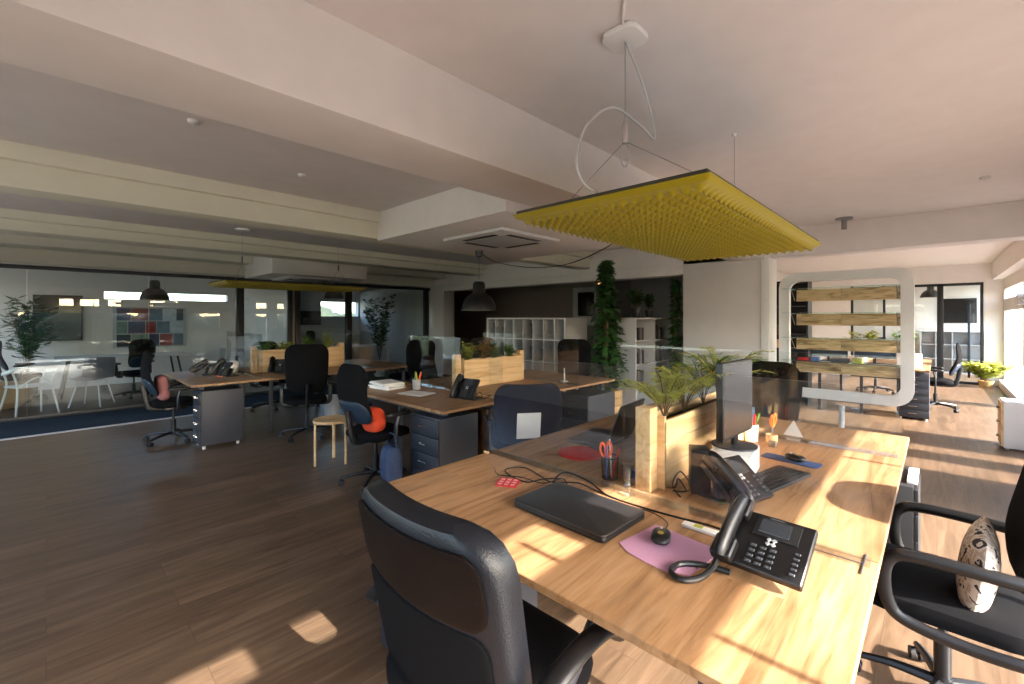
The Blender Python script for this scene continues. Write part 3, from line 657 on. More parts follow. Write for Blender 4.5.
# right cantilever-arm chair
def arm_chair():
    t = thing('armchair', 'black swivel armchair with looped tube arms at the right side of the nearest bench', 'chair', (.015, 2.38, 0), PI/2)
    star_base(t, m=PLAS, r=.27)
    MB().pillow(.5, .52, .1, .10, T3((0, .0, .45)), m=3, curve=lambda x, y: .1*x*x).build('seat', FABR, t)
    lean = .22
    M = T3((0, -.275, .86)) @ RX(PI/2+lean)
    MB().pillow(.5, .62, .2, .07, M, curve=lambda x, y: -.7*x*x, nx=16, ny=16, m=3).build('backrest', FABR, t)
    MB().tube([(0, -.02, .4), (0, -.22, .41), (0, -.27, .5), (0, -.30, .7)], .018, n=8, smooth=5, flat=1.7).build('back_support', PLAS, t)
    for s in (-1, 1):
        P = [(s*.26, -.23, .66), (s*.275, -.1, .665), (s*.28, .06, .665), (s*.278, .13, .645), (s*.275, .155, .58), (s*.27, .145, .48), (s*.265, .10, .425), (s*.26, -.05, .40), (s*.255, -.2, .405), (s*.22, -.25, .42), (s*.1, -.25, .42)]
        MB().tube(P, .017, n=10, smooth=6, flat=1.3).build('armrest', PLAS, t)
    return t
arm_chair()
PATN = bpy.data.materials.new('patterned_cushion_cloth'); PATN.use_nodes = True
n_ = PATN.node_tree; v_ = n_.nodes.new('ShaderNodeTexNoise'); v_.inputs['Scale'].default_value = 16; v_.inputs['Detail'].default_value = 3; v_.inputs['Distortion'].default_value = 2.5
tc_ = n_.nodes.new('ShaderNodeTexCoord'); n_.links.new(tc_.outputs['Object'], v_.inputs['Vector'])
r_ = n_.nodes.new('ShaderNodeValToRGB'); r_.color_ramp.interpolation = 'CONSTANT'; r_.color_ramp.elements[0].color = rgb(52, 44, 50); r_.color_ramp.elements[1].position = .43; r_.color_ramp.elements[1].color = rgb(206, 192, 176)
e_ = r_.color_ramp.elements.new(.58); e_.color = rgb(176, 158, 140)
n_.links.new(v_.outputs['Fac'], r_.inputs[0]); n_.links.new(r_.outputs[0], n_.nodes['Principled BSDF'].inputs['Base Color']); n_.nodes['Principled BSDF'].inputs['Roughness'].default_value = .9
tag(MB().pillow(.26, .30, .04, .10, T3((.105, 2.28, .615)) @ RZ(PI/2) @ RX(PI/2+.12) @ RZ(.35), m=1.6, kx=3, ky=3).build('cushion', PATN), 'beige and dark patterned cushion standing on the armchair seat', 'cushion')

# round wooden stool, bag, bin
t = thing('stool', 'low birch stool with bent legs beside the navy-shelled chair', 'stool', (-4.55, 2.05, 0))
MB().lathe([(0, .43), (.18, .43), (.18, .455), (0, .455)], n=28).build('seat', PINE, t)
for k in range(3):
    a = 2*PI*k/3+.5; c, s = math.cos(a), math.sin(a)
    MB().tube([(c*.06, s*.06, .42), (c*.15, s*.15, .42), (c*.168, s*.168, .4), (c*.17, s*.17, .35), (c*.17, s*.17, 0)], .016, n=8, smooth=4, flat=.7).build('leg', PINE, t)
t = thing('carrier_bag', 'blue checked carrier bag hanging beside the middle bench pedestal', 'bag', (-3.44, 2.08, .02))
MB().pillow(.22, .34, .06, .14, T3((0, 0, .2)) @ RX(PI/2), m=2, kx=3, ky=3, curve=lambda x, y: .02*math.sin(x*40)).build('body', mat('blue_checked_cloth', rgb(52, 66, 96), .7, mott=.5, mscale=30), t)
MB().tube([(-.08, 0, .34), (-.06, 0, .46), (.06, 0, .46), (.08, 0, .34)], .006, n=6).build('handle', mat('blue_checked_cloth', rgb(52, 66, 96), .7), t)
t = thing('waste_bin', 'pale round waste bin under the left bench', 'bin', (-6.75, 3.05, 0))
MB().lathe([(0, .002), (.11, .002), (.14, .3), (.132, .3), (.105, .01), (0, .01)]).build('body', GREYL, t)

# ------------------------------------------------------------------ desk phones
def phone(label, loc, rz, tilt=.62, cord=None, big=False):
    """local: front edge toward -y, display toward +y end"""
    t = thing('desk_phone', label, 'telephone', loc, rz, 'black desk phones'); A = RX(tilt) if not big else RX(tilt)
    w, d = .235, .2; M = T3((0, -.08, .02)) @ A
    MB().box(-w/2, w/2, 0, d, 0, .026, .008, 3, M).build('body', PLAS, t)
    MB().prism([(-.06, .0), (.06, .0), (.05, .11), (-.05, .11)], .02, T3((0, .02, 0)) @ Matrix(((1, 0, 0, 0), (0, .35, .94, 0), (0, .94, -.35, 0), (0, 0, 0, 1)))).box(-.075, .075, .0, .13, 0, .012, .004).build('stand', PLASM, t)
    # handset on the left
    cx = -w/2+.034
    P = [(cx, .0, .045), (cx, .02, .058), (cx, .1, .066), (cx, .18, .058), (cx, .2, .045)]
    hb = MB(); hb.tube([M @ Vector(p) for p in P], .031, n=14, smooth=5, flat=.6)
    hb.box(cx-.031, cx+.031, -.016, .06, .028, .062, .012, 3, M); hb.box(cx-.031, cx+.031, .145, .216, .028, .062, .012, 3, M)
    hb.build('handset', PLAS, t)
    MB().box(-.035, .085, .115, .185, .0262, .031, .004, 2, M).build('display_bezel', PLASM, t)
    MB().box(-.022, .06, .128, .178, .0312, .0325, .001, 1, M).build('display', LED, t)
    kb = MB()
    for r in range(4):
        for c in range(3): kb.box(-.03+c*.026, -.012+c*.026, .015+r*.019, .026+r*.019, .026, .030, .002, 1, M)
    for r in range(5): kb.box(.082, .098, .02+r*.017, .029+r*.017, .026, .030, .002, 1, M)
    kb.build('keypad', mat('phone_keys', rgb(52, 54, 58), .4), t)
    kb = MB()
    for r in range(4):
        for c in range(3): kb.box(-.024+c*.026, -.017+c*.026, .019+r*.019, .0215+r*.019, .0301, .0304, M=M)
    for r in range(5): kb.box(.086, .093, .0235+r*.017, .0255+r*.017, .0301, .0304, M=M)
    kb.box(-.004, .036, .1865, .1905, .0262, .0266, M=M)
    kb.build('key_legend', mat('pale_key_print', rgb(120, 122, 126), .5), t)
    nb = MB()
    for a in range(4): nb.box(-.006, .006, -.006, .006, .0, .004, .002, 1, M @ T3((.02, .103, .027)) @ RZ(a*PI/2+PI/4) @ T3((.010, 0, 0)))
    nb.build('navigation_key', GREYL, t)
    if cord: MB().tube(cord, .0075, n=8, smooth=10).build('coiled_cord', PLAS, t)
    return t
def coil(pts, r=.006, turns=60):
    P = [Vector(p) for p in pts]; Q = []
    N = len(P)
    for i in range(N-1):
        a, b_, c, d = P[max(0, i-1)], P[i], P[i+1], P[min(N-1, i+2)]
        for k in range(30):
            t = k/30; Q.append(.5*((2*b_)+(c-a)*t+(2*a-5*b_+4*c-d)*t*t+(3*b_-a-3*c+d)*t**3))
    return Q
ph = phone('large black desk phone with colour display at the front of the nearest bench', (-.372, 1.475, .746), .0, tilt=.50)
ph.rotation_euler = (0, 0, -.05)
ph.scale = (1.0, 1.0, 1.0)
MB().tube([(-.10, -.085, .05), (-.10, -.12, .02), (-.11, -.19, .011), (-.14, -.235, .011), (-.18, -.22, .011), (-.185, -.17, .011), (-.15, -.135, .014), (-.10, -.11, .013), (-.06, -.1, .012)], .009, n=10, smooth=14).build('coiled_cord', PLAS, ph)
phone('black desk phone seen from the side behind the near acrylic screen', (-.60, 1.95, .746), 1.25, tilt=.66)
phone('black desk phone at the front edge of the middle bench', (-3.12, 2.68, .746), .25, tilt=.95)
phone('black desk phone tilted at the near end of the left bench', (-7.0, 1.42, .746), -.1, tilt=.6)
phone('black desk phone second from the left on the left bench', (-6.62, 1.6, .746), .15, tilt=.9)
phone('black desk phone in front of the left bench planter', (-6.5, 2.2, .746), 1.0, tilt=.9)

# ------------------------------------------------------------------ items on the nearest bench
ZT = .7455
t = thing('laptop', 'closed black laptop lying on the nearest bench', 'laptop', (-1.01, 1.425, ZT), -.03)
MB().prism(rrect(.43, .285, .02), .016, T3((0, 0, .003)), bev=.003).build('base', PLAS, t)
MB().prism(rrect(.43, .285, .02), .010, T3((0, 0, .0195)), bev=.004).build('lid', mat('matt_black_lid', rgb(34, 32, 32), .42), t)
MB().box(-.12, .12, .1425, .147, .004, .02, .002).build('hinge', PLASM, t)
for q, (x, y) in enumerate(((-.17, -.1), (.17, -.1), (-.17, .1), (.17, .1))): MB().cyl((x, y, 0), (x, y, .0032), .008, n=10).build('foot', PLASM, t)
tag(MB().prism([(-.12, .12), (.12, .12), (.125, -.09), (.07, -.118), (0, -.125), (-.07, -.118), (-.125, -.09)], .003, T3((-.635, 1.40, ZT)) @ RZ(-.12)).build('mouse_pad', PURP), 'lilac mouse pad between the laptop and the desk phone', 'mouse pad')
def mouse(x, y, z, rz, label):
    t = thing('mouse', label, 'computer mouse', (x, y, z), rz)
    MB().pillow(.062, .105, .03, .034, T3((0, 0, .0175)), m=1.6, kx=3, ky=3, flatback=False).build('body', PLAS, t)
    MB().cyl((-.004, .025, .033), (.004, .025, .033), .006, n=10).build('wheel', GREYL, t)
    MB().pillow(.02, .02, .009, .003, T3((0, -.012, .0345))).build('emblem', mat('faded_gold_print', rgb(150, 130, 60), .5), t)
    return t
mouse(-.672, 1.43, ZT+.003, .35, 'black computer mouse on the lilac mouse pad')
t = thing('coaster', 'small red and white patterned coaster left of the laptop', 'coaster', (-1.42, 1.46, ZT), .5)
MB().prism(rrect(.1, .1, .008), .004).build('body', mat('red_print', rgb(196, 46, 52), .5), t)
b = MB()
for i in range(-1, 2):
    for j in range(-1, 2):
        for a in range(4): b.box(.002, .011, -.003, .003, 0, .0006, M=T3((i*.03, j*.03, .0041)) @ RZ(a*PI/2+PI/4))
b.build('pattern', mat('pink_white_print', rgb(232, 176, 178), .5), t)
def cable(label, pts, r=.0028, m=PLAS, name='cable'):
    return tag(MB().tube(pts, r, n=6, smooth=10).build(name, m), label, 'cable')
zc = ZT+.003
cable('black power cable looping behind the laptop', [(-1.17, 1.585, zc+.006), (-1.22, 1.62, zc+.02), (-1.28, 1.66, zc), (-1.33, 1.60, zc), (-1.36, 1.52, zc), (-1.47, 1.53, zc), (-1.55, 1.58, zc), (-1.5, 1.66, zc), (-1.38, 1.63, zc), (-1.28, 1.6, zc), (-1.17, 1.65, zc+.01), (-1.08, 1.655, zc), (-.95, 1.635, zc)], .003)
cable('thick black cable arching from the laptop and running along the base of the screen', [(-1.2, 1.545, zc+.008), (-1.235, 1.57, zc+.03), (-1.22, 1.63, zc+.05), (-1.12, 1.66, zc+.03), (-1.0, 1.64, zc), (-.82, 1.635, zc), (-.7, 1.645, zc), (-.6, 1.66, zc), (-.5, 1.655, zc)], .0042)
cable('thin mouse cable curving from the mouse to the screen base', [(-.68, 1.475, zc+.014), (-.70, 1.53, zc), (-.72, 1.58, zc), (-.8, 1.61, zc+.004), (-.9, 1.6, zc)], .002)
cable('second thin black cable on the desk behind the laptop', [(-1.6, 1.55, zc), (-1.52, 1.5, zc), (-1.42, 1.55, zc), (-1.3, 1.56, zc), (-1.26, 1.64, zc+.009)], .002)
t = thing('power_strip', 'thin white power strip at the base of the near acrylic screen', 'power strip', (-.58, 1.605, ZT), 0)
MB().box(-.09, .09, -.018, .018, 0, .012, .004).build('body', WHITE, t); MB().box(-.05, -.02, -.012, .012, .0121, .0126).build('sticker', LEAFY, t)
# mesh pencil cup with its pens and scissors
PX, PY = -1.115, 1.835
t = thing('pencil_cup', 'black mesh pencil cup beside the pine planter post', 'pencil cup', (PX, PY, ZT))
bb = bmesh.new(); bmesh.ops.create_cone(bb, cap_ends=False, segments=32, radius1=.036, radius2=.04, depth=.1)
bmesh.ops.subdivide_edges(bb, edges=[e for e in bb.edges if abs(e.verts[0].co.z-e.verts[1].co.z) > .05], cuts=9)
bmesh.ops.wireframe(bb, faces=bb.faces, thickness=.0013, use_replace=True)
MB().add(bb, T3((0, 0, .052))).build('mesh_wall', BLKF, t)
MB().lathe([(0, 0), (.037, 0), (.037, .004), (0, .004)]).lathe([(.039, .098), (.042, .098), (.042, .104), (.039, .104), (.039, .098)]).build('rim_and_base', BLKF, t)
def pen(x, y, ang, az, m, label, L=.15, z=ZT+.006, r=.004):
    t = thing('pen', label, 'pen', (x, y, z), rot=Euler((ang, 0, az)), group='pens in the cups')
    MB().cyl((0, 0, 0), (0, 0, L*.8), r, n=8).build('barrel', m, t); MB().cyl((0, 0, L*.8+.0002), (0, 0, L), r*1.1, r*.8, n=8).build('cap', m, t)
pen(PX-.01, PY-.012, .2, .5, BLUE, 'blue pen leaning right in the black mesh cup', .16)
pen(PX+.012, PY-.005, .25, 2.2, RED, 'red pen in the black mesh cup', .14)
pen(PX+.0, PY+.015, .15, 4.0, PAPER, 'white pen in the black mesh cup', .17)
pen(PX-.015, PY+.01, .22, 5.2, PLAS, 'black pen in the black mesh cup', .15)
def scissors(x, y, z, rz, label, s=1):
    t = thing('scissors', label, 'scissors', (x, y, z), rot=Euler((.12, -.1, rz)))
    MB().box(-.006, .006, -.0015, .0015, 0, .1).build('blade', ALU, t)
    for q in (-1, 1):
        MB().tube([(q*.004, 0, .095), (q*.02, 0, .11), (q*.028, 0, .14), (q*.018, 0, .17), (q*.006, 0, .15), (q*.005, 0, .12)], .0055, n=8, smooth=5, closed=True).build('handle', ORNG, t)
scissors(PX-.012, PY, ZT+.006, .9, 'orange-handled scissors standing in the black mesh cup')
t = thing('sticky_note_block', 'small blue box between the mesh cup and the glass tumbler', 'box', (-1.02, 1.87, ZT), .3)
MB().box(-.035, .035, -.022, .022, 0, .055, .004).build('body', BLUE, t); MB().box(-.03, .03, -.018, .018, .0552, .0562).build('lid', mat('pale_blue_card', rgb(120, 160, 200), .6), t)
t = thing('glass_tumbler', 'waisted clear glass tumbler at the foot of the planter post', 'glass', (-1.005, 1.80, ZT))
MB().lathe([(0, .001), (.021, .001), (.018, .03), (.023, .06), (.026, .1), (.024, .1), (.021, .06), (.016, .03), (.018, .008), (0, .008)]).build('body', glass('tumbler_glass', (.72, .75, .76, 1), 1, 1.9, .05), t)
MB().lathe([(0, .0085), (.017, .0085), (.0155, .028), (0, .028)]).build('contents', mat('grey_beads', rgb(120, 112, 104), .5, mott=.5, mscale=200), t)
# red mat with black case, open laptop on the left flank
t = thing('round_mat', 'round red felt mat behind the near screen', 'mat', (-1.43, 2.06, ZT))
MB().lathe([(0, 0), (.13, 0), (.13, .005), (0, .005)], n=40).build('body', RED, t)
tag(MB().box(-.07, .07, -.028, .028, 0, .03, .01, 3, T3((-1.40, 2.19, ZT)) @ RZ(-.35)).build('glasses_case', PLASM), 'black glasses case at the edge of the red mat', 'case')
t = thing('laptop', 'open black laptop facing left beside the near planter', 'laptop', (-1.54, 2.38, ZT), PI/2+.1)
MB().prism(rrect(.36, .25, .015), .018, T3((0, -.02, .002)), bev=.003).build('base', PLAS, t)
M = T3((0, -.15, .02)) @ RX(PI/2+.35)
MB().prism(rrect(.36, .25, .02), .009, M @ T3((0, .128, 0)), bev=.003).build('lid', mat('matt_black_lid', rgb(34, 32, 32), .42), t)
MB().box(-.03, .03, .17, .195, -.0004, 0.0, M=M).box(.1, .145, .17, .19, .0094, .0102, M=M).build('sticker', LEAFY, t)
# monitor, white carton, speaker, keyboard
t = thing('carton', 'white box serving as a monitor riser beside the planter', 'box', (-.72, 2.34, ZT), .12)
MB().box(-.09, .09, -.13, .13, 0, .115, .003).build('body', WHITE, t); MB().box(-.002, .03, -.1305, -.13, .05, .065).build('printed_label', GREY, t)
t = thing('monitor', 'flat monitor on a round foot standing on the white box', 'monitor', (-.735, 2.38, ZT+.1155), PI/2-.04)
MB().lathe([(0, 0), (.105, 0), (.105, .008), (.03, .012), (0, .012)], n=36).build('foot', GREY, t)
MB().box(-.03, .03, -.012, .006, .012, .12, .004, 2, T3((0, .0, 0))).build('neck', PLAS, t)
MB().box(-.2, .2, -.022, .012, .055, .425, .006, 2).build('casing', PLAS, t)
MB().box(-.191, .191, -.0232, -.0222, .068, .415).build('screen', SCRM, t)
def speaker(x, y, label):
    t = thing('speaker', label, 'speaker', (x, y, ZT), .5); MB().box(-.04, .04, -.05, .05, 0, .19, .008).build('cabinet', PLAS, t)
    MB().box(-.034, .034, -.054, -.0505, .01, .18, .002).build('grille', PLASM, t)
speaker(-.75, 1.97, 'tall black desktop speaker against the planter')
t = thing('keyboard', 'black keyboard behind the big desk phone', 'keyboard', (-.55, 2.33, ZT), 1.35)
MB().prism(rrect(.42, .15, .01), .014, T3((0, 0, .001)), bev=.003).build('body', PLASM, t)
b = MB()
for r in range(5):
    for c in range(14): b.box(-.195+c*.028, -.171+c*.028, -.06+r*.024, -.041+r*.024, .0151, .019, .002, 1)
b.build('keys', PLAS, t)
tag(MB().prism(rrect(.27, .1, .02), .004, T3((-.56, 2.72, ZT)) @ RZ(-.12), bev=.001).build('wrist_rest', mat('navy_cloth', rgb(40, 64, 110), .8)), 'navy blue mouse mat behind the keyboard', 'mouse mat')
mouse(-.54, 2.72, ZT+.004, 1.2, 'black mouse on the navy mouse mat')
t = thing('pen_cup', 'white pen cup with coloured pens at the far screen', 'pen cup', (-.83, 3.0, ZT))
MB().lathe([(0, 0), (.038, 0), (.042, .1), (.039, .1), (.036, .004), (0, .004)]).build('body', WHITE, t)
for i, (m, nm, a) in enumerate(((RED, 'red', .4), (LEAF, 'green', 1.6), (BLUE, 'blue', 2.9), (mat('teal_plastic', rgb(30, 120, 130), .4), 'teal', 4.2), (ORNG, 'orange', 5.4))):
    pen(-.83+.015*math.cos(a), 3.0+.015*math.sin(a), .25, a, m, '%s marker in the white pen cup' % nm, .17, r=.007)
scissors(-.73, 3.06, ZT+.002, 1.3, 'orange-handled scissors standing beside the white pen cup')
t = thing('small_box', 'tiny beige pin box beside the scissors', 'box', (-.73, 3.06, ZT)); MB().lathe([(.03, 0), (.033, .045), (.030, .045), (.027, .003), (.03, 0)]).build('body', PINE, t)
tag(MB().prism([(0, 0), (.11, 0), (.055, .1)], .002, T3((-.72, 3.3, ZT)) @ RX(PI/2-.15)).build('tent_card', PAPER), 'white triangular tent card on the far end desk', 'card')
tag(MB().box(-.03, .03, -.002, .002, 0, .16, M=T3((-.91, 3.26, ZT)) @ RX(-.05)).build('bookmark_card', mat('sky_blue_card', rgb(110, 170, 215), .6)), 'tall sky-blue card standing behind the far screen', 'card')
tag(MB().box(-.02, .02, -.02, .02, 0, .03, .004, M=T3((-.70, 2.95, ZT))).build('pencil_sharpener', ALU), 'small metal sharpener beside the pen cup', 'sharpener')
cable('tangle of black cables at the foot of the planter and speaker', [(-.87, 1.9, zc), (-.82, 1.88, zc+.02), (-.84, 1.96, zc+.03), (-.79, 1.92, zc), (-.82, 1.86, zc+.01), (-.77, 1.88, zc+.015), (-.8, 2.0, zc), (-.86, 2.03, zc+.04), (-.84, 1.9, zc+.02), (-.78, 1.84, zc)], .0035)
t = thing('screen_bracket', 'slim L-shaped metal bracket lying on the desk right of the phone', 'bracket', (-.16, 1.73, ZT))
MB().box(-.004, 0, -.075, .075, .0, .004, .001).box(-.13, -.0041, -.003, 0, .0, .003).build('bar', ALU, t)
# cables under the near bench
cable('white and black power leads hanging below the near edge of the nearest bench', [(-.42, 1.12, .7), (-.4, 1.1, .62), (-.34, 1.08, .66), (-.3, 1.1, .58), (-.36, 1.12, .5), (-.46, 1.16, .36), (-.42, 1.2, .1), (-.4, 1.3, .01)], .005)
cable('white lead hanging below the near edge of the nearest bench', [(-.4, 1.1, .7), (-.37, 1.08, .64), (-.34, 1.07, .69), (-.32, 1.07, .63), (-.28, 1.1, .7)], .007, WHITE)
t = thing('cable_tray', 'dark metal tray below the nearest bench', 'cable tray', (-.62, 1.3, .55)); MB().box(-.12, .12, -.09, .09, 0, .012, .002).box(-.12, .12, -.09, -.08, .012, .06, .001).box(-.12, .12, .08, .09, .012, .06, .001).build('body', PLASM, t)
MB().box(-.11, -.10, -.005, .005, .06, .17).box(.10, .11, -.005, .005, .06, .17).box(-.11, -.10, -.085, .0, .055, .062).box(.1, .11, -.085, .0, .055, .062).build('hanger', ALU, t)

# items on the middle bench
random.seed(5)
for i in range(6):
    tag(MB().box(-.16, .16, -.12, .12, 0, .011, .001, 1, T3((-4.3+random.uniform(-.01, .01), 2.55+random.uniform(-.01, .01), ZT+i*.0115)) @ RZ(random.uniform(-.2, .2))).build('paper_stack', PAPER), '%s bundle of papers in the pile on the middle bench' % ('lowest', 'second lowest', 'third lowest', 'fourth lowest', 'second highest', 'topmost')[i], 'paper', 'bundles in the paper pile')
t = thing('pen_cup', 'clear glass pen cup on the middle bench', 'pen cup', (-4.0, 2.72, ZT)); MB().lathe([(0, 0), (.04, 0), (.045, .1), (.042, .1), (.038, .004), (0, .004)]).build('body', GREYL, t)
for i, (m, nm, a) in enumerate(((LEAFY, 'lime', .5), (ORNG, 'orange', 2.2), (LEAF, 'green', 4.))): pen(-4.0+.016*math.cos(a), 2.72+.016*math.sin(a), .25, a, m, '%s highlighter in the cup on the middle bench' % nm, .18, r=.009)
t = thing('notebook', 'thin grey notebook lying open on the middle bench', 'notebook', (-3.75, 2.55, ZT), .2); MB().box(-.16, .16, -.11, .11, 0, .006, .001).build('cover', GREYL, t); MB().box(-.15, .15, -.1, .1, .0062, .009).build('pages', PAPER, t)
cable('curled black phone cable on the middle bench', [(-3.2, 2.82, zc), (-3.15, 2.86, zc+.04), (-3.1, 2.84, zc+.01), (-3.05, 2.8, zc), (-3.0, 2.86, zc+.03), (-3.08, 2.88, zc+.02)], .004)
cable('orange and grey leads beside the phones on the left bench', [(-6.9, 1.55, zc), (-6.82, 1.5, zc+.02), (-6.78, 1.58, zc+.03), (-6.7, 1.52, zc), (-6.62, 1.56, zc)], .006, ORNG)
t = thing('crumpled_bag', 'white crumpled paper bag beside the left bench planter', 'bag', (-6.95, 1.77, ZT)); MB().pillow(.16, .17, .05, .09, T3((0, 0, .09)) @ RX(PI/2), m=1.8, kx=3, ky=3, curve=lambda x, y: .015*math.sin(x*60+y*45)).build('body', PAPER, t)
tag(MB().box(-.1, .1, -.07, .07, 0, .02, .004, M=T3((-3.2, 3.5, ZT))).build('desk_pad', PLASM), 'dark tray beside the middle planter', 'tray')
t = thing('small_lamp', 'small white stand in front of the long white shelf on the middle bench', 'stand', (-3.2, 4.25, ZT)); MB().lathe([(0, 0), (.05, 0), (.05, .008), (.008, .015), (.006, .16), (0, .16)]).build('body', WHITE, t)
# monitors and plant on the desk behind the frame
for i, (x, y, lab) in enumerate(((-1.35, 9.3, 'dark monitor at the left of the desk behind the rounded frame'), (-.75, 9.5, 'wide dark monitor in the centre of the desk behind the rounded frame'))):
    t = thing('monitor', lab, 'monitor', (x, y, ZT), .1*i); MB().box(-.11, .11, -.08, .08, 0, .01, .003).box(-.02, .02, -.01, .01, .01, .15).build('foot', PLAS, t)
    MB().box(-.27, .27, -.03, -.011, .09, .4, .005).build('casing', PLAS, t); MB().box(-.26, .26, -.0315, -.0305, .1, .39).build('screen', mat('navy_screen', rgb(30, 44, 62), .25), t)
pot(-.95, 9.9, ZT, .09, .16, WHITE, 'white pot on the desk behind the rounded frame')
bushy(-.95, 9.9, ZT+.14, 'bright green bushy plant on the desk behind the rounded frame', .38, .26, 420, LEAFY, 71, ll=.1, lw=.045)
tag(MB().box(-.14, .14, -.1, .1, 0, .22, .01, M=T3((-.3, 9.0, ZT))).build('paper_tray', PAPER), 'white box on the desk above the dark drawer pedestal', 'box')

# ------------------------------------------------------------------ yellow felt panels
def felt_panel(cx, cy, label, W_=.88, L=1.92, z=1.945):
    t = thing('acoustic_panel', label, 'acoustic panel', (cx, cy, z), 0, 'yellow acoustic ceiling panels')
    # egg-crate underside : height grid
    nx, ny = 72, 156; b = bmesh.new(); V = []
    for j in range(ny+1):
        row = []
        for i in range(nx+1):
            u, v = i/nx, j/ny; x = (u-.5)*W_; y = (v-.5)*L
            ed = min(min(x+W_/2, W_/2-x), min(y+L/2, L/2-y)); k = min(1, max(0, (ed-.02)/.03))
            zz = -.024*k*(.5+.5*math.cos(2*PI*i/4))*(.5+.5*math.cos(2*PI*j/4)) + (1-k)*.006 + (.022*(max(0, 1-ed/.018))**2)
            row.append(b.verts.new((x, y, zz)))
        V.append(row)
    for j in range(ny):
        for i in range(nx): b.faces.new((V[j][i], V[j+1][i], V[j+1][i+1], V[j][i+1]))
    MB().add(b).build('felt_face', YEL, t, ang=60)
    MB().box(-W_/2+.012, W_/2-.012, -L/2+.012, L/2-.012, .0285, .045, .002).build('backing_board', FELTK, t)
    b = MB(); b.box(-W_/2, W_/2, -L/2, L/2, .024, .0283, .001); b.build('felt_rim', YEL, t)
    return t
pn = felt_panel(-.97, 2.44, 'bright yellow-green egg-crate acoustic panel hanging over the nearest bench')
def hanger(cx, cy, y1, zt, zp, label, plate=True, loop=True):
    t = thing('suspension_cable', label, 'suspension cable', (cx, y1, zt)); dz = zp-zt
    b = MB().tube([(0, 0, -.03), (0, 0, dz+.26)], .0015, n=5, smooth=0)
    for s in (-1, 1): b.tube([(0, 0, dz+.26), (s*.38, (cy-y1)*.0, dz+.0)], .0015, n=5, smooth=0)
    b.build('wire', ALU, t)
    MB().lathe([(0, dz+.25), (.012, dz+.25), (.012, dz+.33), (.005, dz+.35), (0, dz+.35)], n=12).build('grip', CHROME, t)
    if plate: MB().prism(rrect(.165, .165, .045), .028, T3((0, 0, -.0305)), bev=.01).build('ceiling_rose', WHITE, t)
    else: MB().lathe([(0, -.02), (.01, -.02), (.02, -.001), (0, -.001)], n=12).build('ceiling_hook', WHITE, t)
    if loop: MB().tube([(.02*math.cos(a), .0, dz+.2+.05*math.sin(a)) for a in [k*2*PI/10 for k in range(10)]], .003, n=6, smooth=4, closed=True).build('cable_coil', GREYL, t)
hanger(-.97, 2.44, 1.72, ZC, 2.0, 'white ceiling rose with thin wires holding the near end of the big yellow panel')
hanger(-.97, 2.44, 3.15, ZC, 2.0, 'thin wire holding the far end of the big yellow panel', False, False)
cable('grey flex dropping from the ceiling rose and looping to the big yellow panel', [(-.97, 1.73, ZC-.03), (-.96, 1.85, 2.56), (-.95, 1.93, 2.42), (-.95, 1.95, 2.33), (-.96, 1.84, 2.36), (-.97, 1.62, 2.37), (-.98, 1.45, 2.25), (-.98, 1.38, 2.1), (-.98, 1.42, 2.02), (-.98, 1.52, 2.001)], .0055, GREYL)
cable('white flex running over the ceiling from the ceiling rose', [(-.95, 1.66, ZC-.012), (-.88, 1.55, ZC-.008), (-.82, 1.46, ZC-.008), (-.76, 1.36, ZC-.008), (-.70, 1.24, ZC-.008)], .005, WHITE)
felt_panel(-6.86, 2.5, 'yellow acoustic panel seen edge-on above the left bench')
hanger(-6.86, 2.5, 1.85, ZC, 2.0, 'wire and ceiling rose holding the near end of the left yellow panel')
hanger(-6.86, 2.5, 3.2, ZC, 2.0, 'thin wire holding the far end of the left yellow panel', False, False)

# ------------------------------------------------------------------ lamps, air conditioners, ceiling fittings
BELL = mat('black_enamel', rgb(26, 26, 27), .4); BELLI = mat('white_enamel_inside', rgb(225, 220, 210), .5)
def pendant(x, y, zt, zb, r, label, h=None):
    t = thing('pendant_lamp', label, 'pendant lamp', (x, y, zt), 0, 'black bell pendant lamps'); dz = zb-zt; h = h or r*1.7
    MB().lathe([(0, -.001), (.055, -.001), (.04, -.075), (.012, -.085), (0, -.085)]).build('ceiling_cup', BELL, t)
    MB().cyl((0, 0, -.08), (0, 0, dz+h), .003, n=6).build('cord', BLKF, t)
    MB().lathe([(r, 0), (r*.985, h*.08), (r*.93, h*.22), (r*.82, h*.36), (r*.63, h*.49), (r*.37, h*.58), (r*.35, h*.62), (r*.35, h*.88), (r*.27, h*.96), (0, h*.96)], c=(0, 0, dz), n=36).build('lamp_shade', BELL, t)
    MB().lathe([(r*.985, .001), (r*.965, h*.08), (r*.91, h*.215), (r*.80, h*.35), (r*.61, h*.48), (r*.3, h*.56), (0, h*.57)], c=(0, 0, dz), n=36).build('shade_lining', BELLI, t)
    MB().lathe([(0, h*.14), (.03, h*.2), (.03, h*.3), (.015, h*.45), (0, h*.45)], c=(0, 0, dz), n=16).build('bulb', WHITE, t)
pendant(-4.42, 3.99, 2.394, 1.6, .235, 'large black bell pendant lamp over the middle bench')
cable('black lamp cable swagging across the ceiling from the large pendant to the yellow panel', [(-4.42, 3.99, 2.38), (-4.1, 4.0, 2.22), (-3.5, 3.95, 2.1), (-2.8, 3.75, 2.06), (-2.1, 3.4, 2.12), (-1.6, 2.9, 2.16), (-1.2, 2.5, 2.05)], .005, BLKF)
pendant(-11.3, 1.5, ZC, 1.86, .24, 'black bell pendant lamp in the left meeting room')
pendant(-11.3, 5.15, ZC, 2.0, .24, 'black bell pendant lamp in the right meeting room')
pendant(-.12, 15.6, ZC, 2.02, .2, 'black bell pendant lamp behind the far glass door')
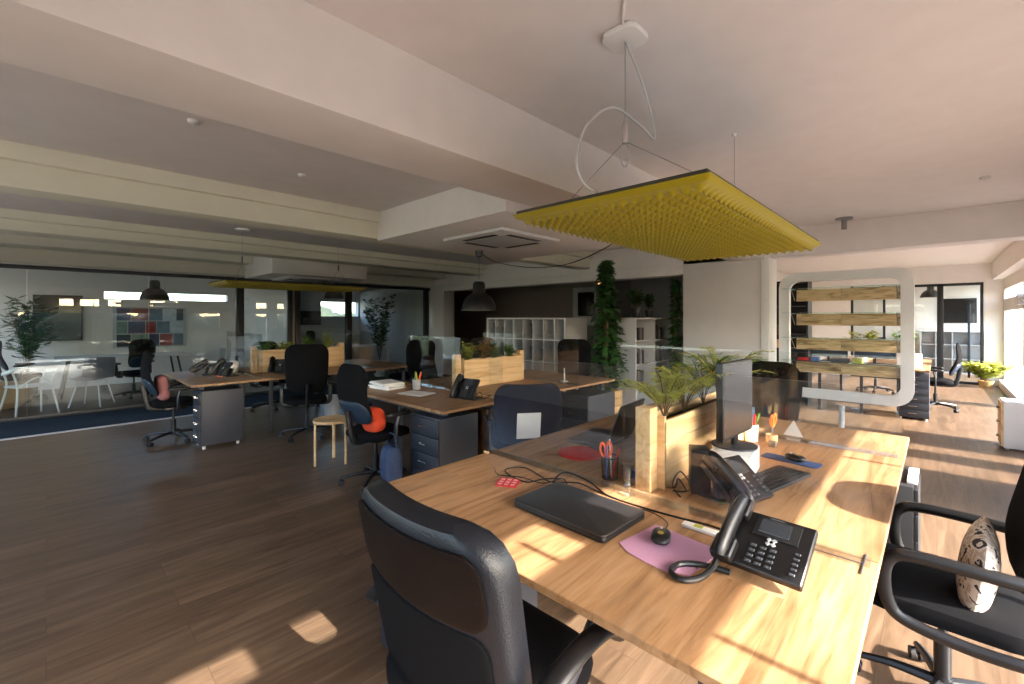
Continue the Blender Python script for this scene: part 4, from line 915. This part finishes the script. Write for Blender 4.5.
def cassette(cx, cy, z, label):
    t = thing('ceiling_air_conditioner', label, 'air conditioner', (cx, cy, z), 0, 'square ceiling air conditioners')
    MB().box(-.47, .47, -.47, .47, -.035, -.0005, .012).build('panel', OFFWH, t)
    MB().box(-.26, .26, -.26, .26, -.0385, -.0352, .002).build('grille', GREYL, t)
    for k in range(4):
        MB().box(-.25, .25, .30, .37, -.040, -.0352, .003, M=RZ(k*PI/2)).build('vent_slot', GREY if k % 2 else PLASM, t)
cassette(-3.55, 3.55, 2.395, 'square ceiling air conditioner in the near white bulkhead')
cassette(-8.75, 3.45, 2.25, 'square ceiling air conditioner in the bulkhead over the left bench')
cassette(-.9, 9.6, ZC, 'square ceiling air conditioner behind the rounded frame')
t = thing('projector_mount', 'short brushed metal mount on the ceiling before the rounded frame', 'ceiling mount', (-.82, 6.72, ZC)); MB().lathe([(0, -.0005), (.09, -.0005), (.09, -.02), (.028, -.025), (.028, -.14), (0, -.14)]).build('body', ALU, t)
for i, (x, y) in enumerate(((-3.32, .63), (-6.35, .03), (-3.9, 1.5), (.3, 5.6))):
    t = thing('smoke_detector', ('flat square sensor on the ceiling between the beams', 'dark sprinkler fitting on the ceiling over the left bench', 'small detector on the ceiling near the bright patches', 'small detector on the ceiling above the right windows')[i], 'detector', (x, y, ZC)); MB().lathe([(0, -.0005), (.035, -.0005), (.03, -.02), (.012, -.03), (0, -.03)]).build('body', GREY if i == 1 else OFFWH, t)
tag(MB().cyl((-4.55, 7.17, 2.13), (-4.55, 7.17, 2.1895), .05, n=16).build('spotlight', mat('lit_warm_bulb', rgb(255, 190, 110), .5, emit=1.5)), 'small warm spotlight under the lintel beside the tall climbing plant', 'spotlight')

# ------------------------------------------------------------------ far shelf unit, white partition items
t = thing('dark_shelf_unit', 'tall dark shelf unit between the broad pillar and the rounded frame', 'shelf unit', (-1.9, 9.2, 0))
MB().box(-.3, .3, .14, .17, 0, 2.15).box(-.3, -.27, -.17, .14, 0, 2.15).box(.27, .3, -.17, .14, 0, 2.15).box(-.27, .27, -.17, .14, 2.12, 2.15).build('carcass', PLASM, t)
for z in (.05, .55, .95, 1.2, 1.7): MB().box(-.27, .27, -.16, .14, z, z+.02).build('shelf_board', GREY, t)
for k, (x, z, m, lab) in enumerate(((-2.05, .97, PINE_X, 'beige tray in the dark shelf unit'), (-2.05, 1.22, bc[1], 'brown box on the middle shelf of the dark shelf unit'), (-2.05, .57, bc[3], 'light grey box low in the dark shelf unit'))):
    tag(MB().box(x-.08, x+.1, 9.08, 9.25, z, z+.14, .005).build('storage_box', m), lab, 'box')
# wall opening with dark display at the back
b = MB(); b.box(-7.45, -5.9, 10.3, 10.39, 1.3, 2.35); struct('wall_panel', b, OFFWH, label='white wall panel behind the long white shelf')
t = thing('wall_display', 'dark rectangular display on the white panel above the long shelf', 'display', (-6.95, 10.29, 1.88)); MB().box(-.3, .3, -.04, 0, -.33, .33, .005).build('casing', PLASM, t); MB().box(-.28, .28, -.042, -.0405, -.31, .31).build('screen', SCRN, t)
t = thing('wall_picture', 'dark framed picture on the grey wall above the narrow shelf', 'picture', (-4.4, 10.49, 1.85)); MB().box(-.25, .25, -.03, 0, -.25, .25, .004).build('frame', BLKF, t); MB().box(-.23, .23, -.032, -.0305, -.23, .23).build('print', GREYW, t)

# ------------------------------------------------------------------ carpet and meeting rooms
tag(MB().box(-9.6, -8.35, -2.5, 6.9, .0005, .01, .002).build('carpet_runner', RUG), 'slate blue carpet runner along the glass partition', 'carpet')
tag(MB().box(-8.34, -8.27, -2.5, 6.9, .0005, .008, .002).build('threshold_strip', SILV), 'pale metal edging strip of the carpet runner', 'strip')
def shell_chair(x, y, rz, label, m=OFFWH):
    t = thing('shell_chair', label, 'chair', (x, y, 0), rz, 'white shell chairs')
    rows = []
    b = bmesh.new(); n = 12
    for j in range(13):
        v = j/12
        if v < .5: yy, zz = .22-v*2*.4, .45-.02*math.sin(v*2*PI)
        else: q = (v-.5)*2; yy, zz = -.18-.07*q, .45+.36*q**1.15
        wv = .24-.05*max(0, v-.75)*4*.4
        row = []
        for i in range(n+1):
            s = -1+2*i/n; lift = .05*abs(s)**3*(1 if v < .5 else .6)
            row.append(b.verts.new((s*wv, yy+(lift if v >= .5 else 0), zz+(lift if v < .5 else 0))))
        rows.append(row)
    for j in range(12):
        for i in range(n): b.faces.new((rows[j][i], rows[j][i+1], rows[j+1][i+1], rows[j+1][i]))
    bmesh.ops.solidify(b, geom=list(b.faces), thickness=.012)
    MB().add(b).build('seat_shell', m, t, ang=60)
    for sx in (-1, 1):
        for sy in (-1, 1): MB().tube([(sx*.14, sy*.12, .43), (sx*.22, sy*.2, 0)], .012, n=8, smooth=0).build('leg', m, t)
    return t
sc1 = shell_chair(-10.5, .55, PI/2+2.6, 'white shell chair with its back to the glass, left of the leaning mesh chair')
def bar_arm(x, y, rz, label):
    t = thing('armchair', label, 'chair', (x, y, 0), rz)
    MB().pillow(.46, .44, .12, .03, T3((0, 0, .46))).build('seat', WHITE, t)
    MB().tube([(-.25, .1, .66), (-.27, -.05, .68), (-.22, -.22, .74), (0, -.28, .77), (.22, -.22, .74), (.27, -.05, .68), (.25, .1, .66)], .016, n=8, smooth=5, flat=1.6).build('backrest', WHITE, t)
    for sx in (-1, 1):
        for sy in (-1, 1): MB().tube([(sx*.245, sy*.12-.03, .68), (sx*.2, sy*.14-.02, .45), (sx*.25, sy*.24, 0)], .014, n=8, smooth=4).build('leg', WHITE, t)
    MB().tube([(-.2, -.15, .45), (0, -.24, .6), (.2, -.15, .45)], .01, n=6).build('back_brace', WHITE, t)
    return t
bar_arm(-10.1, -.18, 2.0, 'white open-armed plastic chair at the far left behind the glass')
t = thing('pouf', 'tan leather pouf at the left edge behind the glass', 'pouf', (-11.2, -.55, 0))
MB().lathe([(0, .002), (.25, .01), (.36, .12), (.38, .25), (.33, .4), (.15, .44), (0, .44)], n=28).build('body', mat('tan_leather', rgb(168, 130, 78), .6), t)
t = thing('meeting_table', 'white-topped meeting table in the left meeting room', 'table', (-11.9, 1.1, 0))
MB().prism(rrect(1.1, 2.0, .1), .03, T3((0, 0, .72)), bev=.005).build('tabletop', WHITE, t)
for sx in (-1, 1):
    for sy in (-1, 1): MB().tube([(sx*.4, sy*.8, .72), (sx*.48, sy*.92, 0)], .018, n=8, smooth=0).build('leg', PLAS, t)
dup(meshc, 'black swivel chair at the near side of the white meeting table', (-11.0, 1.15, 0), PI/2+.4)
dup(meshc, 'black swivel chair at the left end of the white meeting table', (-11.9, -.3, 0), 0)
dup(sc1, 'white shell chair at the right end of the meeting table', (-11.7, 2.55, 0), PI)
tag(MB().lathe([(0, 0), (.05, 0), (.06, .06), (.05, .06), (0, .01)], c=(-11.8, 1.3, .751)).build('bowl', RED), 'small red bowl on the meeting table', 'bowl')
t = thing('poster_board', 'white pin board covered with colourful pictures on the meeting room wall', 'pin board', (-13.49, 1.72, 1.28)); MB().box(0, .03, -.68, .68, -.47, .47, .004).build('board', GREYL, t)
random.seed(9); pcs = [mat('picture_%d' % i, c, .6, mott=.5, mscale=14) for i, c in enumerate((rgb(70, 70, 100), rgb(140, 60, 60), rgb(90, 110, 130), rgb(180, 190, 200), rgb(40, 44, 54), rgb(110, 130, 120)))]
ncell = 0
for r in range(3):
    y = -.62; nr = 0
    while y < .5:
        w = random.choice((.2, .26, .32)); w = min(w, .63-y)
        tag(MB().box(-13.459, -13.455, 1.72+y+.005, 1.72+y+w-.01, 1.28+.44-r*.3-.28, 1.28+.44-r*.3, 0).build('pinned_picture', pcs[ncell % 6]), '%s picture, %s from left in the %s row of the pin board' % (('navy', 'red', 'bluish', 'pale', 'black', 'greenish')[ncell % 6], ('first', 'second', 'third', 'fourth', 'fifth', 'sixth')[nr], ('top', 'middle', 'bottom')[r]), 'picture', 'pictures on the pin board'); ncell += 1; nr += 1; y += w
def flat_tv(x, y, z, w, h, label, rz=PI/2):
    t = thing('television', label, 'television', (x, y, z), rz); MB().box(-w/2, w/2, -.04, -.005, -h/2, h/2, .005).build('casing', PLAS, t); MB().box(-w/2+.015, w/2-.015, -.042, -.0405, -h/2+.015, h/2-.015).build('screen', SCRN, t); MB().box(-.1, .1, -.004, .0, -.1, .1).build('wall_bracket', PLASM, t)
flat_tv(-13.49, 5.35, 1.5, .78, .42, 'black wall television in the right meeting room')
flat_tv(-13.49, .18, 1.5, .74, .97, 'dark wall screen at the left end of the left meeting room')
t = thing('framed_poster', 'tall red poster in a white frame behind the glass above the left planter', 'poster', (-13.49, 4.02, 1.55), PI/2); MB().box(-.19, .19, -.03, 0, -.6, .6, .004).build('frame', WHITE, t); MB().box(-.14, .14, -.032, -.0305, -.48, .48).build('print', mat('deep_red_print', rgb(150, 24, 28), .6), t)
t = thing('framed_poster', 'narrow dark framed poster at the far left behind the glass', 'poster', (-13.49, -1.55, 1.35), PI/2); MB().box(-.2, .2, -.03, 0, -.5, .5, .004).build('frame', BLKF, t); MB().box(-.17, .17, -.032, -.0305, -.47, .47).build('print', GREYW, t)
t = thing('white_table', 'white low table in the right meeting room', 'table', (-11.6, 6.0, 0)); MB().box(-.4, .4, -.7, .7, .70, .74, .004).build('tabletop', WHITE, t)
for sx in (-1, 1):
    for sy in (-1, 1): MB().box(sx*.36-.03, sx*.36+.03, sy*.66-.03, sy*.66+.03, 0, .6995, .003).build('leg', WHITE, t)
dup(cB, 'black swivel chair left of the white table in the right meeting room', (-11.4, 4.85, 0), 0)
pot(-10.4, 5.95, 0, .18, .4, WHITE, 'white floor pot behind the right meeting room glass')
bushy(-10.4, 5.95, .38, 'tall leafy indoor tree behind the right meeting room glass', 1.75, .5, 420, LEAFD, 81, ll=.16, lw=.09, name='indoor_tree')
pot(-12.9, -.25, 0, .18, .4, PLASM, 'black floor pot behind the left meeting room glass')
bushy(-12.9, -.25, .38, 'tall dark leafy indoor tree in front of the left wall television', 1.6, .5, 420, LEAFD, 82, ll=.18, lw=.1, name='indoor_tree')
# far room behind the glass door
flat_tv(.42, 17.39, 1.70, .72, .68, 'dark picture screen behind the far glass door', 0)
kallax(.3, 17.1, 1.3, .34, 1.15, 4, 3, 'low white cube shelf behind the far glass door')
pot(.76, 14.0, 0, .13, .15, mat('wicker', rgb(176, 140, 84), .8, bump=.8, bscale=80), 'wicker basket pot beside the far glass door')
bushy(.76, 14.0, .13, 'lush bright green plant in the wicker basket by the far glass door', .42, .42, 900, LEAFY, 91, ll=.13, lw=.07)
bushy(-.55, 15.2, .4, 'green plant behind the far glass door', .9, .35, 240, LEAF, 92, ll=.14, lw=.07); pot(-.55, 15.2, 0, .16, .42, WHITE, 'white floor pot behind the far glass door')
